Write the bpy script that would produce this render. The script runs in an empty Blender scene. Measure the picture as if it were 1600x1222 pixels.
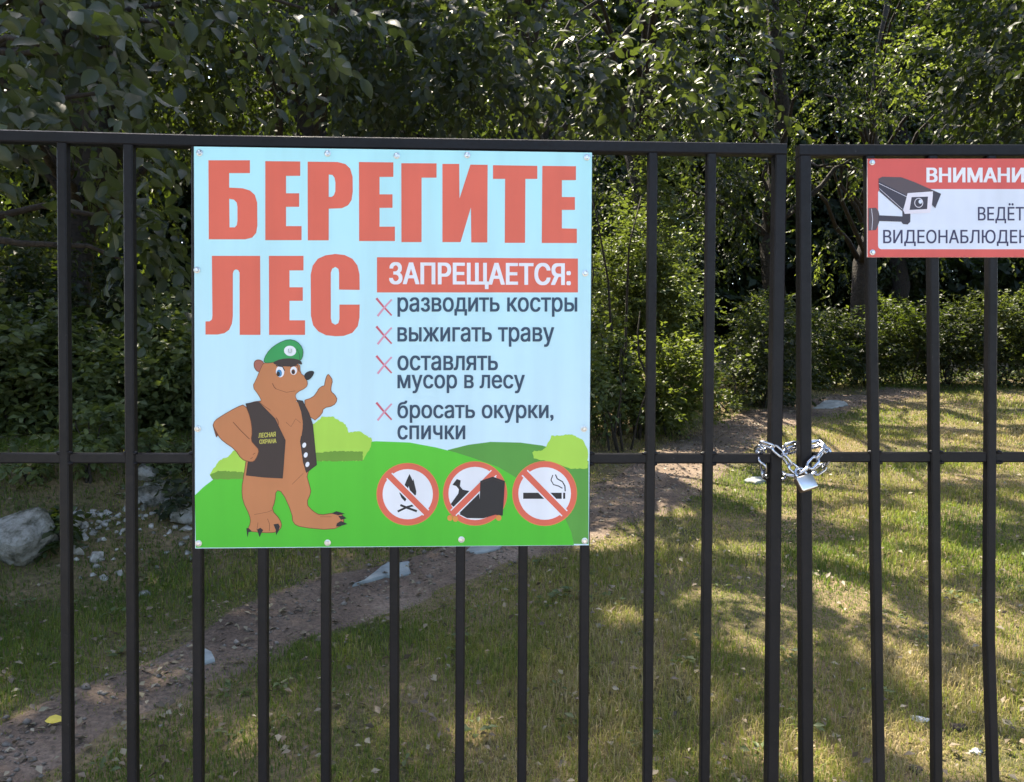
import bpy, bmesh, math, random
import numpy as np
from mathutils import Vector, Matrix, noise as mnoise
from mathutils.geometry import tessellate_polygon

scene = bpy.context.scene
COL = scene.collection
rng = np.random.default_rng(7)
random.seed(7)
R = math.radians

# ------------------------------------------------------------------ camera
FPX = 1209.0                        # focal length in photograph pixels (1600 wide)
PITCH, ROLL = R(1.18), R(0.218)
CAM = Vector((0.0, 0.0, 1.5))
fw = Vector((0, math.cos(PITCH), -math.sin(PITCH)))
rt0 = Vector((1, 0, 0)); up0 = rt0.cross(fw)
rt = math.cos(ROLL) * rt0 + math.sin(ROLL) * up0
up = -math.sin(ROLL) * rt0 + math.cos(ROLL) * up0
cam_d = bpy.data.cameras.new('camera'); cam = bpy.data.objects.new('camera', cam_d); COL.objects.link(cam)
cam.matrix_world = Matrix(((rt.x, up.x, -fw.x, CAM.x), (rt.y, up.y, -fw.y, CAM.y), (rt.z, up.z, -fw.z, CAM.z), (0, 0, 0, 1)))
cam_d.sensor_width = 36; cam_d.lens = 36 * FPX / 1600; cam_d.clip_start = 0.02; cam_d.clip_end = 2000
scene.camera = cam

# ------------------------------------------------------------------ sky, sun, exposure
SUN_EL, SUN_AZ = R(58), R(-24)      # azimuth measured from +Y towards +X
SUN = np.array([math.sin(SUN_AZ) * math.cos(SUN_EL), math.cos(SUN_AZ) * math.cos(SUN_EL), math.sin(SUN_EL)])
world = bpy.data.worlds.new('World'); scene.world = world; world.use_nodes = True
wn = world.node_tree.nodes; bg = wn['Background']
sky = wn.new('ShaderNodeTexSky'); sky.sky_type = 'NISHITA'; sky.sun_disc = False
sky.sun_elevation = SUN_EL; sky.sun_rotation = SUN_AZ
sky.air_density = 1.0; sky.dust_density = 2.5; sky.ozone_density = 1.0
world.node_tree.links.new(sky.outputs[0], bg.inputs[0]); bg.inputs[1].default_value = 0.15
sl = bpy.data.lights.new('sun', 'SUN'); sl.energy = 4.6; sl.angle = R(0.53); sl.color = (1.0, 0.90, 0.70)
so = bpy.data.objects.new('sun', sl); COL.objects.link(so)
so.rotation_euler = Vector(SUN).to_track_quat('Z', 'Y').to_euler(); so.location = (-10, 20, 30)
scene.view_settings.view_transform = 'Standard'; scene.view_settings.look = 'None'
scene.view_settings.exposure = 1.95; scene.view_settings.gamma = 1.0
scene.view_settings.use_curve_mapping = False
cy = scene.cycles
cy.max_bounces = 6; cy.diffuse_bounces = 3; cy.glossy_bounces = 3; cy.transmission_bounces = 3; cy.transparent_max_bounces = 4
cy.sample_clamp_indirect = 4.0; cy.use_denoising = True; cy.caustics_reflective = False; cy.caustics_refractive = False

# ------------------------------------------------------------------ small helpers
def ray(px, py):
    return (fw + rt * ((px - 800) / FPX) + up * ((611 - py) / FPX))

def tag(o, label=None, cat=None, group=None, kind=None):
    if label: o['label'] = label
    if cat: o['category'] = cat
    if group: o['group'] = group
    if kind: o['kind'] = kind
    return o

def link(o, parent=None):
    COL.objects.link(o)
    if parent is not None:
        o.parent = parent
        o.matrix_parent_inverse = parent.matrix_world.inverted() if False else Matrix.Translation(-Vector(parent.location))
    return o

def empty(name, loc=(0, 0, 0)):
    o = bpy.data.objects.new(name, None); o.location = loc; o.empty_display_size = 0.1
    return link(o)

def mesh_obj(name, verts, faces, mats, parent=None, midx=None, smooth=False):
    me = bpy.data.meshes.new(name)
    me.from_pydata([tuple(v) for v in verts], [], [tuple(f) for f in faces])
    for m in (mats if isinstance(mats, (list, tuple)) else [mats]): me.materials.append(m)
    if midx is not None: me.polygons.foreach_set('material_index', np.array(midx, dtype=np.int32))
    if smooth: me.polygons.foreach_set('use_smooth', np.ones(len(me.polygons), dtype=bool))
    me.update()
    return link(bpy.data.objects.new(name, me), parent)

def np_mesh(name, V, F, mat, parent=None, attr=None, smooth=False):
    """V (n,3), F list of int arrays each (m,k); attr (n,) float"""
    me = bpy.data.meshes.new(name)
    me.vertices.add(len(V)); me.vertices.foreach_set('co', np.ascontiguousarray(V, dtype=np.float32).ravel())
    loops = np.concatenate([f.ravel() for f in F]).astype(np.int32)
    tot = np.concatenate([np.full(len(f), f.shape[1], dtype=np.int32) for f in F])
    start = np.concatenate([[0], np.cumsum(tot)[:-1]]).astype(np.int32)
    me.loops.add(len(loops)); me.loops.foreach_set('vertex_index', loops)
    me.polygons.add(len(tot)); me.polygons.foreach_set('loop_start', start); me.polygons.foreach_set('loop_total', tot)
    if smooth: me.polygons.foreach_set('use_smooth', np.ones(len(tot), dtype=bool))
    if attr is not None:
        a = me.attributes.new('rnd', 'FLOAT', 'POINT'); a.data.foreach_set('value', np.ascontiguousarray(attr, dtype=np.float32))
    me.materials.append(mat); me.update(calc_edges=True); me.validate()
    return link(bpy.data.objects.new(name, me), parent)

def lin(c):
    return tuple(((v / 255) / 12.92 if v / 255 <= 0.04045 else ((v / 255 + 0.055) / 1.055) ** 2.4) for v in c)

def new_mat(name):
    m = bpy.data.materials.new(name); m.use_nodes = True
    nt = m.node_tree
    return m, nt, nt.nodes, nt.links, nt.nodes['Principled BSDF']

def noise_fac(nt, scale, detail=4, coord='Object', rough=0.55):
    n = nt.nodes; l = nt.links
    tc = n.new('ShaderNodeTexCoord'); t = n.new('ShaderNodeTexNoise')
    t.inputs['Scale'].default_value = scale; t.inputs['Detail'].default_value = detail; t.inputs['Roughness'].default_value = rough
    l.new(tc.outputs[coord], t.inputs['Vector'])
    return t.outputs['Fac']

def ramp(nt, fac, stops):
    r = nt.nodes.new('ShaderNodeValToRGB'); e = r.color_ramp.elements
    while len(e) < len(stops): e.new(0.5)
    for i, (p, c) in enumerate(stops):
        e[i].position = p; e[i].color = (*c, 1)
    nt.links.new(fac, r.inputs[0]); return r.outputs[0]

def print_mat(name, rgb, rough=0.42, var=0.04, gradient=None):
    m, nt, n, l, p = new_mat(name)
    c = tuple(min(v * 0.90, 0.84) for v in lin(rgb))
    f = noise_fac(nt, 9.0)
    if gradient:                     # printed gradient, bottom to top of the sheet (object z)
        tc = n.new('ShaderNodeTexCoord'); sx = n.new('ShaderNodeSeparateXYZ'); mr = n.new('ShaderNodeMapRange')
        l.new(tc.outputs['Object'], sx.inputs[0]); l.new(sx.outputs[2], mr.inputs[0])
        mr.inputs[1].default_value = gradient[1]; mr.inputs[2].default_value = gradient[2]
        c2 = tuple(v * 0.90 for v in lin(gradient[0]))
        l.new(ramp(nt, mr.outputs[0], [(0, c2), (1, c)]), p.inputs['Base Color'])
    else:
        l.new(ramp(nt, f, [(0.3, tuple(v * (1 - var) for v in c)), (0.7, tuple(min(1, v * (1 + var)) for v in c))]), p.inputs['Base Color'])
    src = p.inputs['Base Color'].links[0].from_socket          # faint rain streaks and dust over the print
    tc2 = n.new('ShaderNodeTexCoord'); mp_ = n.new('ShaderNodeMapping'); mp_.inputs['Scale'].default_value = (26, 26, 2.5)
    t2 = n.new('ShaderNodeTexNoise'); t2.inputs['Detail'].default_value = 6; t2.inputs['Scale'].default_value = 1
    l.new(tc2.outputs['Object'], mp_.inputs[0]); l.new(mp_.outputs[0], t2.inputs['Vector'])
    mg = n.new('ShaderNodeMixRGB'); mg.blend_type = 'MULTIPLY'; mg.inputs[0].default_value = 1
    l.new(src, mg.inputs[1]); l.new(ramp(nt, t2.outputs['Fac'], [(0.35, (0.955, 0.955, 0.95)), (0.62, (1.02, 1.02, 1.02))]), mg.inputs[2]); l.new(mg.outputs[0], p.inputs['Base Color'])
    p.inputs['Roughness'].default_value = rough; p.inputs['Specular IOR Level'].default_value = 0.4
    return m

# ------------------------------------------------------------------ terrain
def snoise(x, y, s=1.0, seed=0):
    r = np.random.default_rng(seed); o = np.zeros(np.broadcast(x, y).shape)
    for i in range(10):
        a = r.uniform(0, 6.283); f = s * r.uniform(0.5, 2.2); ph = r.uniform(0, 6.283)
        o = o + np.sin((x * math.cos(a) + y * math.sin(a)) * f * 2 + ph + 0.8 * np.sin(y * f * .7 + ph)) / 10 ** .5
    return o

def sstep(a, b, t):
    t = np.clip((t - a) / (b - a), 0, 1); return t * t * (3 - 2 * t)

A0 = np.array([-2.0, 3.06]); DIRL = np.array([0.627, 0.779]); NL = np.array([-0.779, 0.627])
def gz(x, y):
    x = np.asarray(x, float); y = np.asarray(y, float)
    yy = np.clip(y - 3.0, 0, None)
    z = 0.115 * np.minimum(yy, 11.2)
    z = z + 0.055 * np.clip(yy - 11.2, 0, 30)
    d = (x - A0[0]) * NL[0] + (y - A0[1]) * NL[1]
    z = z + 0.55 * sstep(1.15, 2.9, d) * (1 - sstep(11, 17, y)) * sstep(1.5, 3.5, y)
    near = sstep(30, 20, np.hypot(x, y - 8)) if False else (1 - sstep(18, 30, np.hypot(x, y - 8)))
    z = z + near * (0.018 * snoise(x, y, .9, 1) + 0.008 * snoise(x, y, 3.0, 2))
    return z

def gpt(px, py, off=0.0):
    """where the ray through a photograph pixel meets the ground"""
    d = np.array(ray(px, py)); t = np.linspace(1.5, 30, 2400)
    P = np.array(CAM)[None] + t[:, None] * d[None]
    below = P[:, 2] < gz(P[:, 0], P[:, 1])
    i = int(np.argmax(below)) if below.any() else len(t) - 1
    p = P[i]; return np.array([p[0], p[1], float(gz(p[0], p[1])) + off])

def axis(lo, hi, step, far):
    a = np.arange(lo, hi + 1e-6, step)
    ext = np.array([0.5, 1.5, 3, 6, 12, 25, 50, 100, 200, far])
    return np.concatenate([lo - ext[::-1], a, hi + ext])
gx = axis(-9, 13, 0.11, 400); gy = axis(0.5, 17, 0.11, 400)
GX, GY = np.meshgrid(gx, gy); GZ = gz(GX, GY)
nx, ny = len(gx), len(gy)
idx = np.arange(nx * ny).reshape(ny, nx)
F = np.stack([idx[:-1, :-1], idx[:-1, 1:], idx[1:, 1:], idx[1:, :-1]], -1).reshape(-1, 4)
m_soil, nt, n, l, p = new_mat('lawn_soil')
f1 = noise_fac(nt, 1.1, 6); f2 = noise_fac(nt, 38, 5)
c1 = ramp(nt, f1, [(0.35, (0.075, 0.072, 0.026)), (0.5, (0.14, 0.108, 0.052)), (0.66, (0.20, 0.145, 0.085))])
mx = n.new('ShaderNodeMixRGB'); mx.blend_type = 'MULTIPLY'; mx.inputs[0].default_value = 0.8
l.new(c1, mx.inputs[1]); l.new(ramp(nt, f2, [(0.3, (0.45, 0.45, 0.42)), (0.7, (1.35, 1.3, 1.2))]), mx.inputs[2]); l.new(mx.outputs[0], p.inputs['Base Color'])
p.inputs['Roughness'].default_value = 0.95
bp = n.new('ShaderNodeBump'); bp.inputs['Strength'].default_value = 0.8; bp.inputs['Distance'].default_value = 0.03
l.new(f2, bp.inputs['Height']); l.new(bp.outputs[0], p.inputs['Normal'])
ground = np_mesh('ground', np.stack([GX, GY, GZ], -1).reshape(-1, 3), [F], m_soil, smooth=True)
tag(ground, kind='structure')

m_bounce, nt, n, l, p = new_mat('bounce_sheet_gravel')  # unseen pale sheet added before the gate to bounce sunlight onto the sign
l.new(ramp(nt, noise_fac(nt, 18, 8), [(0.3, (0.30, 0.285, 0.26)), (0.7, (0.46, 0.44, 0.41))]), p.inputs['Base Color']); p.inputs['Roughness'].default_value = .95
rx_, ry_ = np.meshgrid(np.linspace(-40, 40, 41), np.array([-14, -10, -6, -3, -1.5, 0, 0.9])); rv = np.stack([rx_, ry_ + .06 * np.sin(rx_ * 1.7) * (ry_ > .5), rx_ * 0 + .045], -1).reshape(-1, 3)
ri = np.arange(41 * 7).reshape(7, 41)
tag(np_mesh('bounce_sheet', rv, [np.stack([ri[:-1, :-1], ri[:-1, 1:], ri[1:, 1:], ri[1:, :-1]], -1).reshape(-1, 4)], m_bounce), kind='structure')

# dirt path: a worn strip running diagonally up the slope
PATH = [((-90, 1245), 95), ((60, 1150), 95), ((180, 1085), 82), ((300, 1030), 76), ((420, 980), 70), ((520, 938), 64), ((620, 905), 62), ((740, 868), 56), ((860, 828), 50), ((960, 785), 44),
        ((1050, 735), 40), ((1110, 694), 34), ((1170, 664), 27), ((1240, 643), 20), ((1330, 625), 13), ((1430, 610), 8)]
pc = np.array([gpt(*c)[:2] for c, h in PATH])
pw = np.array([np.linalg.norm(gpt(c[0], c[1] - h)[:2] - gpt(c[0], c[1] + h)[:2]) * 0.5 for c, h in PATH])
pw = np.clip(pw * 0.52, 0.24, 0.50)
s = np.concatenate([[0], np.cumsum(np.linalg.norm(np.diff(pc, axis=0), axis=1))])
ss = np.linspace(0, s[-1], 260)
PCX, PCY, PW = np.interp(ss, s, pc[:, 0]), np.interp(ss, s, pc[:, 1]), np.interp(ss, s, pw)
k = np.ones(21) / 21
def smooth1(a): return np.convolve(np.pad(a, 10, mode='edge'), k, mode='valid')
PCX, PCY, PW = smooth1(PCX), smooth1(PCY), smooth1(PW)
tx, ty = np.gradient(PCX), np.gradient(PCY); tl = np.hypot(tx, ty); tx, ty = tx / tl, ty / tl
PL = PW * (1 + .22 * snoise(ss, ss * 0, 3.0, 11)); PR = PW * (1 + .22 * snoise(ss, ss * 0, 3.0, 12))
K = 11
pv = []
for j in range(K):
    u = j / (K - 1) * 2 - 1
    wj = np.where(u < 0, PL, PR) * u
    X = PCX + ty * wj; Y = PCY - tx * wj
    pv.append(np.stack([X, Y, gz(X, Y) + 0.012 - 0.02 * abs(u) ** 6], -1))
pv = np.stack(pv, 1)
idx = np.arange(len(ss) * K).reshape(len(ss), K)
Fp = np.stack([idx[:-1, :-1], idx[:-1, 1:], idx[1:, 1:], idx[1:, :-1]], -1).reshape(-1, 4)
m_dirt, nt, n, l, p = new_mat('path_dirt')
f1 = noise_fac(nt, 2.2, 6); f2 = noise_fac(nt, 55, 6)
c1 = ramp(nt, f1, [(0.3, (0.090, 0.060, 0.043)), (0.55, (0.18, 0.128, 0.094)), (0.72, (0.26, 0.195, 0.15))])
mx = n.new('ShaderNodeMixRGB'); mx.blend_type = 'MULTIPLY'; mx.inputs[0].default_value = 0.75
l.new(c1, mx.inputs[1]); l.new(ramp(nt, f2, [(0.3, (0.4, 0.4, 0.4)), (0.7, (1.3, 1.28, 1.25))]), mx.inputs[2]); l.new(mx.outputs[0], p.inputs['Base Color'])
p.inputs['Roughness'].default_value = 0.95
bp = n.new('ShaderNodeBump'); bp.inputs['Strength'].default_value = 0.9; bp.inputs['Distance'].default_value = 0.02
l.new(f2, bp.inputs['Height']); l.new(bp.outputs[0], p.inputs['Normal'])
tag(np_mesh('path', pv.reshape(-1, 3), [Fp], m_dirt, smooth=True), kind='structure')

def path_dist(x, y):
    """distance to the path's middle in path half-widths"""
    out = np.full(x.shape, 9.0)
    for i in range(0, len(ss), 4):
        out = np.minimum(out, np.hypot(x - PCX[i], y - PCY[i]) / PW[i])
    return out

# ------------------------------------------------------------------ gate geometry
class Plane:
    def __init__(s, point, yaw):
        s.p = Vector(point); s.t = Vector((math.cos(yaw), math.sin(yaw), 0)); s.n = Vector((math.sin(yaw), -math.cos(yaw), 0))  # n looks to the camera
    def at(s, px, py, off=0.0):
        d = ray(px, py); q = s.p + s.n * off
        t = (q - CAM).dot(s.n) / d.dot(s.n)
        return CAM + d * t
YAW = R(2.07)
SIGN = Plane((-0.2086, 1.3708, 0), YAW)                       # front of the big sign
BARS = Plane(SIGN.p - SIGN.n * 0.0045, YAW)                   # front of the left leaf
e0 = BARS.at(1238, 600)
RIGHT = Plane((e0.x, e0.y, 0), R(0.15))                       # front of the right leaf

m_paint, nt, n, l, p = new_mat('black_gate_paint')
f1 = noise_fac(nt, 14, 6); f2 = noise_fac(nt, 160, 3)
dust = ramp(nt, noise_fac(nt, 70, 8, rough=.75), [(0.64, (0, 0, 0)), (0.76, (0.07, 0.066, 0.066))])
addn = n.new('ShaderNodeMixRGB'); addn.blend_type = 'ADD'; addn.inputs[0].default_value = 1; l.new(dust, addn.inputs[2]); l.new(addn.outputs[0], p.inputs['Base Color'])
l.new(ramp(nt, f1, [(0.35, (0.0036, 0.0032, 0.0042)), (0.7, (0.0075, 0.0066, 0.0085))]), addn.inputs[1])
l.new(ramp(nt, f2, [(0.3, (0.38,) * 3), (0.7, (0.58,) * 3)]), p.inputs['Roughness'])
p.inputs['Specular IOR Level'].default_value = 0.24
bp = n.new('ShaderNodeBump'); bp.inputs['Strength'].default_value = 0.25; bp.inputs['Distance'].default_value = 0.001
l.new(f2, bp.inputs['Height']); l.new(bp.outputs[0], p.inputs['Normal'])

def tube_box(name, pts, w, d, pl, parent, mat=m_paint, horizontal=False):
    """square tube whose front face runs through pts on the plane pl, with small chamfers"""
    c = 0.0022
    prof = [(-w / 2 + c, 0), (w / 2 - c, 0), (w / 2, -c), (w / 2, -d + c), (w / 2 - c, -d), (-w / 2 + c, -d), (-w / 2, -d + c), (-w / 2, -c)]
    ax = Vector((0, 0, 1)) if horizontal else pl.t
    V = []; Fc = []
    for q in pts:
        for a, b in prof: V.append(q + ax * a + pl.n * b)
    for i in range(len(pts) - 1):
        for j in range(8):
            a = i * 8 + j; b = i * 8 + (j + 1) % 8
            Fc.append((a, b, b + 8, a + 8))
    Fc.append(tuple(range(7, -1, -1))); Fc.append(tuple(range((len(pts) - 1) * 8, len(pts) * 8)))
    o = mesh_obj(name, V, Fc, mat, parent)
    bm = bmesh.new(); bm.from_mesh(o.data); bmesh.ops.recalc_face_normals(bm, faces=bm.faces); bm.to_mesh(o.data); bm.free()
    return o

def weld(q, pl, parent, w):
    """rough bead of weld where a bar crosses the middle rail"""
    bm = bmesh.new(); bmesh.ops.create_icosphere(bm, subdivisions=3, radius=1)
    sd = random.uniform(0, 50)
    for v in bm.verts:
        k_ = 1 + .35 * mnoise.noise(v.co * 2.2 + Vector((sd, 0, 0))); c_ = v.co * k_
        v.co = q + pl.t * (c_.x * w) + Vector((0, 0, c_.z * .0035)) + pl.n * (c_.y * .004)
    me = bpy.data.meshes.new('weld'); bm.to_mesh(me); bm.free(); me.materials.append(m_paint)
    me.polygons.foreach_set('use_smooth', np.ones(len(me.polygons), dtype=bool)); link(bpy.data.objects.new('weld', me), parent)

def extend(p0, p1, z):
    t = (z - p0.z) / (p1.z - p0.z); return p0 + (p1 - p0) * t

def leaf(name, label, pl, bars, stile, rail_top, rail_mid, far_px, far_bars, side):
    """one leaf of the gate; bars: lists of (px, py) down each bar's middle"""
    root = empty(name, pl.at(stile[0][0], 700) * 1.0); root.location.z = 0.1
    tag(root, label, 'gate', 'gate leaves of black square tube')
    BW, RW = 0.0165, 0.0205
    ZB = 0.16
    rail_pts = [pl.at(x, y) for x, y in rail_top]
    mid_pts = [pl.at(x, y) for x, y in rail_mid]
    tube_box('top_rail', rail_pts, RW, 0.022, pl, root, horizontal=True)
    tube_box('middle_rail', [q - pl.n * 0.004 for q in mid_pts], 0.0185, 0.012, pl, root, horizontal=True)
    a = rail_pts[0].copy(); b = rail_pts[-1].copy(); a.z = b.z = ZB
    tube_box('bottom_rail', [a, b], RW, 0.022, pl, root, horizontal=True)
    def zr(q):                                                # underside of the top rail above q
        xs = [r.x for r in rail_pts]; zs = [r.z for r in rail_pts]
        return float(np.interp(q.x, xs, zs)) - RW / 2 - 0.0003
    for bar in bars + far_bars:
        ps = [pl.at(x, y) for x, y in bar]
        top = extend(ps[0], ps[1], zr(ps[0])); bot = extend(ps[-2], ps[-1], ZB + RW / 2)
        tube_box('bar', [top] + ps[1:-1] + [bot], BW, 0.0175, pl, root)
        mz = float(np.interp(top.x, [mid_pts[0].x, mid_pts[-1].x], [mid_pts[0].z, mid_pts[-1].z])); c_ = extend(ps[0], ps[1], mz)
        for dz_, sx_ in ((.0095, 1), (-.0095, 1), (.0095, -1)):
            weld(c_ + Vector((0, 0, dz_)) + pl.t * (sx_ * BW * .5) - pl.n * .004, pl, root, random.uniform(.004, .008))
    ps = [pl.at(x, y) for x, y in stile]
    top = extend(ps[0], ps[1], zr(ps[0]) - 0.0); bot = extend(ps[-2], ps[-1], ZB + RW / 2)
    tube_box('stile', [top] + ps[1:-1] + [bot], 0.021, 0.024, pl, root)
    q = pl.at(far_px, 700); qt = q.copy(); qt.z = zr(q); qb = q.copy(); qb.z = ZB + RW / 2
    tube_box('stile', [qt, qb], 0.0225, 0.024, pl, root)
    return root
def straight(xt, xb): return [(xt, 236), (xb, 1221)]
left_bars = [straight(*b) for b in ((95, 103), (199, 205), (305.5, 308), (408, 410), (508, 508), (616, 615.5), (722, 718), (821, 815.5), (919, 912), (1021, 1013), (1113, 1102.5))]
leaf('gate_leaf', 'black tube gate leaf carrying the big square forest sign', BARS, left_bars, [(1221.5, 236), (1214, 700), (1208.5, 1221)],
     [(-330, 191), (0, 211), (300, 219), (700, 224.5), (1230, 232.5)], [(-330, 716), (600, 717), (1206, 717)], -325, [straight(-26, -20), straight(-118, -106), straight(-224, -210)], -1)
right_bars = [[(1361, 240), (1364, 430), (1377, 1221)], [(1459, 240), (1461, 430), (1467, 1221)], [(1551, 240), (1553, 430), (1549, 1000), (1556, 1221)]]
leaf('gate_leaf', 'black tube gate leaf carrying the red camera warning sign', RIGHT, right_bars, [(1259, 240), (1260, 700), (1263, 1221)],
     [(1249.5, 234), (1600, 234), (2080, 234)], [(1272, 715), (1640, 715), (2080, 714)], 2070, [straight(1652, 1657), straight(1752, 1757), straight(1852, 1858), straight(1955, 1962)], 1)

# ------------------------------------------------------------------ sign printing helpers
class Art:
    """collects flat printed shapes given in photograph pixels on a sign's plane; layers step 0.12 mm apart"""
    def __init__(s, pl): s.pl = pl; s.V = []; s.F = []; s.M = []; s.mats = []
    def mi(s, m):
        if m not in s.mats: s.mats.append(m)
        return s.mats.index(m)
    def poly(s, pts, mat, layer, holes=()):
        loops = [[Vector((x, -y, 0)) for x, y in pts]] + [[Vector((x, -y, 0)) for x, y in h] for h in holes]
        flat = [q for lp in loops for q in lp]
        base = len(s.V)
        for q in flat: s.V.append(s.pl.at(q.x, -q.y, layer * 0.00012))
        for tri in tessellate_polygon(loops):
            a, b, c = [flat[i] for i in tri]
            if abs((b - a).cross(c - a).z) < 1e-9: continue
            if (b - a).cross(c - a).z < 0: tri = tri[::-1]
            s.F.append(tuple(base + i for i in tri)); s.M.append(s.mi(mat))
    def stroke(s, pts, w, mat, layer, w2=None):
        n = len(pts); L, Rr = [], []
        for i, (x, y) in enumerate(pts):
            a = pts[max(i - 1, 0)]; b = pts[min(i + 1, n - 1)]
            dx, dy = b[0] - a[0], b[1] - a[1]; d = math.hypot(dx, dy) or 1
            ww = w if w2 is None else w + (w2 - w) * i / max(n - 1, 1)
            L.append((x - dy / d * ww / 2, y + dx / d * ww / 2)); Rr.append((x + dy / d * ww / 2, y - dx / d * ww / 2))
        for i in range(n - 1): s.poly([L[i], L[i + 1], Rr[i + 1], Rr[i]], mat, layer)
    def ell(s, cx, cy, rx, ry, mat, layer, rot=0, holes=()):
        s.poly(ell(cx, cy, rx, ry, rot), mat, layer, holes)
    def build(s, name, parent):
        return mesh_obj(name, s.V, s.F, s.mats, parent, s.M)

def ell(cx, cy, rx, ry, rot=0, n=40):
    c, t = math.cos(R(rot)), math.sin(R(rot))
    return [(cx + rx * math.cos(a) * c - ry * math.sin(a) * t, cy + rx * math.cos(a) * t + ry * math.sin(a) * c) for a in [2 * math.pi * i / n for i in range(n)]]

def smooth_loop(pts, it=2):
    """Chaikin corner cutting of a closed outline"""
    for _ in range(it):
        o = []
        for i in range(len(pts)):
            a, b = pts[i], pts[(i + 1) % len(pts)]
            o += [(a[0] * .75 + b[0] * .25, a[1] * .75 + b[1] * .25), (a[0] * .25 + b[0] * .75, a[1] * .25 + b[1] * .75)]
        pts = o
    return pts

def glyph_strips(text):
    """the filled letters as thin trapezoids (winding rule, so crossing outlines fill as a font does)"""
    c = bpy.data.curves.new('glyphs', 'FONT'); c.body = text; c.resolution_u = 5; c.fill_mode = 'NONE'
    o = bpy.data.objects.new('glyphs', c); COL.objects.link(o); bpy.context.view_layer.update()
    me = bpy.data.meshes.new_from_object(o.evaluated_get(bpy.context.evaluated_depsgraph_get()))
    co = np.array([v.co[:2] for v in me.vertices]); es = set(tuple(sorted(e.vertices)) for e in me.edges); n_ = len(co)
    bpy.data.objects.remove(o); bpy.data.curves.remove(c); bpy.data.meshes.remove(me)
    A_, B_ = [], []; st = 0
    for i in range(n_):
        if (i, i + 1) in es: A_.append(i); B_.append(i + 1)
        else: A_.append(i); B_.append(st); st = i + 1
    a0, b0 = co[A_], co[B_]
    ys = np.unique(np.concatenate([co[:, 1].round(4), np.arange(co[:, 1].min(), co[:, 1].max(), .012)]))
    ys = ys[np.concatenate([[True], np.diff(ys) > 5e-4])]
    out = []
    for y0, y1 in zip(ys[:-1], ys[1:]):
        m = (y0 + y1) / 2; up_ = (a0[:, 1] <= m) & (b0[:, 1] > m); dn = (b0[:, 1] <= m) & (a0[:, 1] > m); k_ = np.where(up_ | dn)[0]
        if not len(k_): continue
        dx = (b0[k_, 0] - a0[k_, 0]) / (b0[k_, 1] - a0[k_, 1])
        xm = a0[k_, 0] + dx * (m - a0[k_, 1]); x0 = a0[k_, 0] + dx * (y0 - a0[k_, 1]); x1 = a0[k_, 0] + dx * (y1 - a0[k_, 1])
        od = np.argsort(xm); w_ = 0
        for j in od:
            pw_ = w_; w_ += 1 if up_[k_[j]] else -1
            if pw_ == 0: s_ = j
            elif w_ == 0: out.append((x0[s_], x0[j], x1[j], x1[s_], y0, y1))
    return np.array(out), co.min(0), co.max(0)

def lettering(name, lines, pl, layer, mat, parent, bold=0.0):
    """lines: (text, x0, y0, x1, y1[, slope]) in photograph pixels; one flat mesh, strokes fattened by bold pixels"""
    V, Fc = [], []
    for ln in lines:
        text, x0, y0, x1, y1 = ln[:5]; slope = ln[5] if len(ln) > 5 else 0
        T, lo, hi = glyph_strips(text)
        sh_ = [(0, 0)] if not bold else [(-bold, -bold * .5), (bold, -bold * .5), (-bold, bold * .5), (bold, bold * .5), (0, 0)]
        for k_, (ox, oy) in enumerate(sh_):
            for xa, xb, xc, xd, ya, yb in T:
                b_ = len(V)
                for gx_, gy_ in ((xa, ya), (xb, ya), (xc, yb), (xd, yb)):
                    u = (gx_ - lo[0]) / (hi[0] - lo[0]); w = (gy_ - lo[1]) / (hi[1] - lo[1])
                    V.append(pl.at(x0 + bold + u * (x1 - x0 - 2 * bold) + ox, y1 - bold * .5 + w * (y0 - y1 + bold) + slope * u + oy, (layer + k_ * .4) * 0.00012))
                Fc.append((b_, b_ + 1, b_ + 2, b_ + 3))
    return mesh_obj(name, V, Fc, mat, parent)

def panel(name, corners, pl, thick, mat_face, mat_edge, parent):
    fr = [pl.at(x, y) for x, y in corners]; bk = [q - pl.n * thick for q in fr]
    V = fr + bk
    Fc = [(3, 2, 1, 0), (4, 5, 6, 7)] + [(i, (i + 1) % 4, (i + 1) % 4 + 4, i + 4) for i in range(4)]
    return mesh_obj(name, V, Fc, [mat_face, mat_edge], parent, [0] + [1] * 5)

m_zinc, nt, n, l, p = new_mat('zinc_screw')
p.inputs['Metallic'].default_value = 1; p.inputs['Roughness'].default_value = 0.28
l.new(ramp(nt, noise_fac(nt, 300), [(0.3, (0.48, 0.49, 0.5)), (0.7, (0.72, 0.72, 0.73))]), p.inputs['Base Color'])

def screw(px, py, pl, parent, r=0.0043, h=0.0038):
    """hexagonal self-drilling screw head on a washer"""
    V, Fc = [], []; c = pl.at(px, py); z = Vector((0, 0, 1)); a0 = random.uniform(0, 1)
    def ring(rad, off, n):
        b = len(V)
        for i in range(n):
            a = a0 + 2 * math.pi * i / n
            V.append(c + pl.t * (rad * math.cos(a)) + z * (rad * math.sin(a)) + pl.n * off)
        return b
    w0 = ring(r * 1.35, 0.0002, 18); w1 = ring(r * 1.3, 0.0013, 18); w2 = ring(r * 0.9, 0.0016, 18)
    for q, s_ in ((w0, w1), (w1, w2)):
        for i in range(18): Fc.append((q + i, q + (i + 1) % 18, s_ + (i + 1) % 18, s_ + i))
    Fc.append(tuple(range(w2, w2 + 18)))
    h0 = ring(r, 0.0017, 6); h1 = ring(r, h * .8, 6); h2 = ring(r * 0.75, h, 6)
    for q, s_ in ((h0, h1), (h1, h2)):
        for i in range(6): Fc.append((q + i, q + (i + 1) % 6, s_ + (i + 1) % 6, s_ + i))
    Fc.append(tuple(range(h2, h2 + 6)))
    return mesh_obj('screw', V, Fc, m_zinc, parent)

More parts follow.
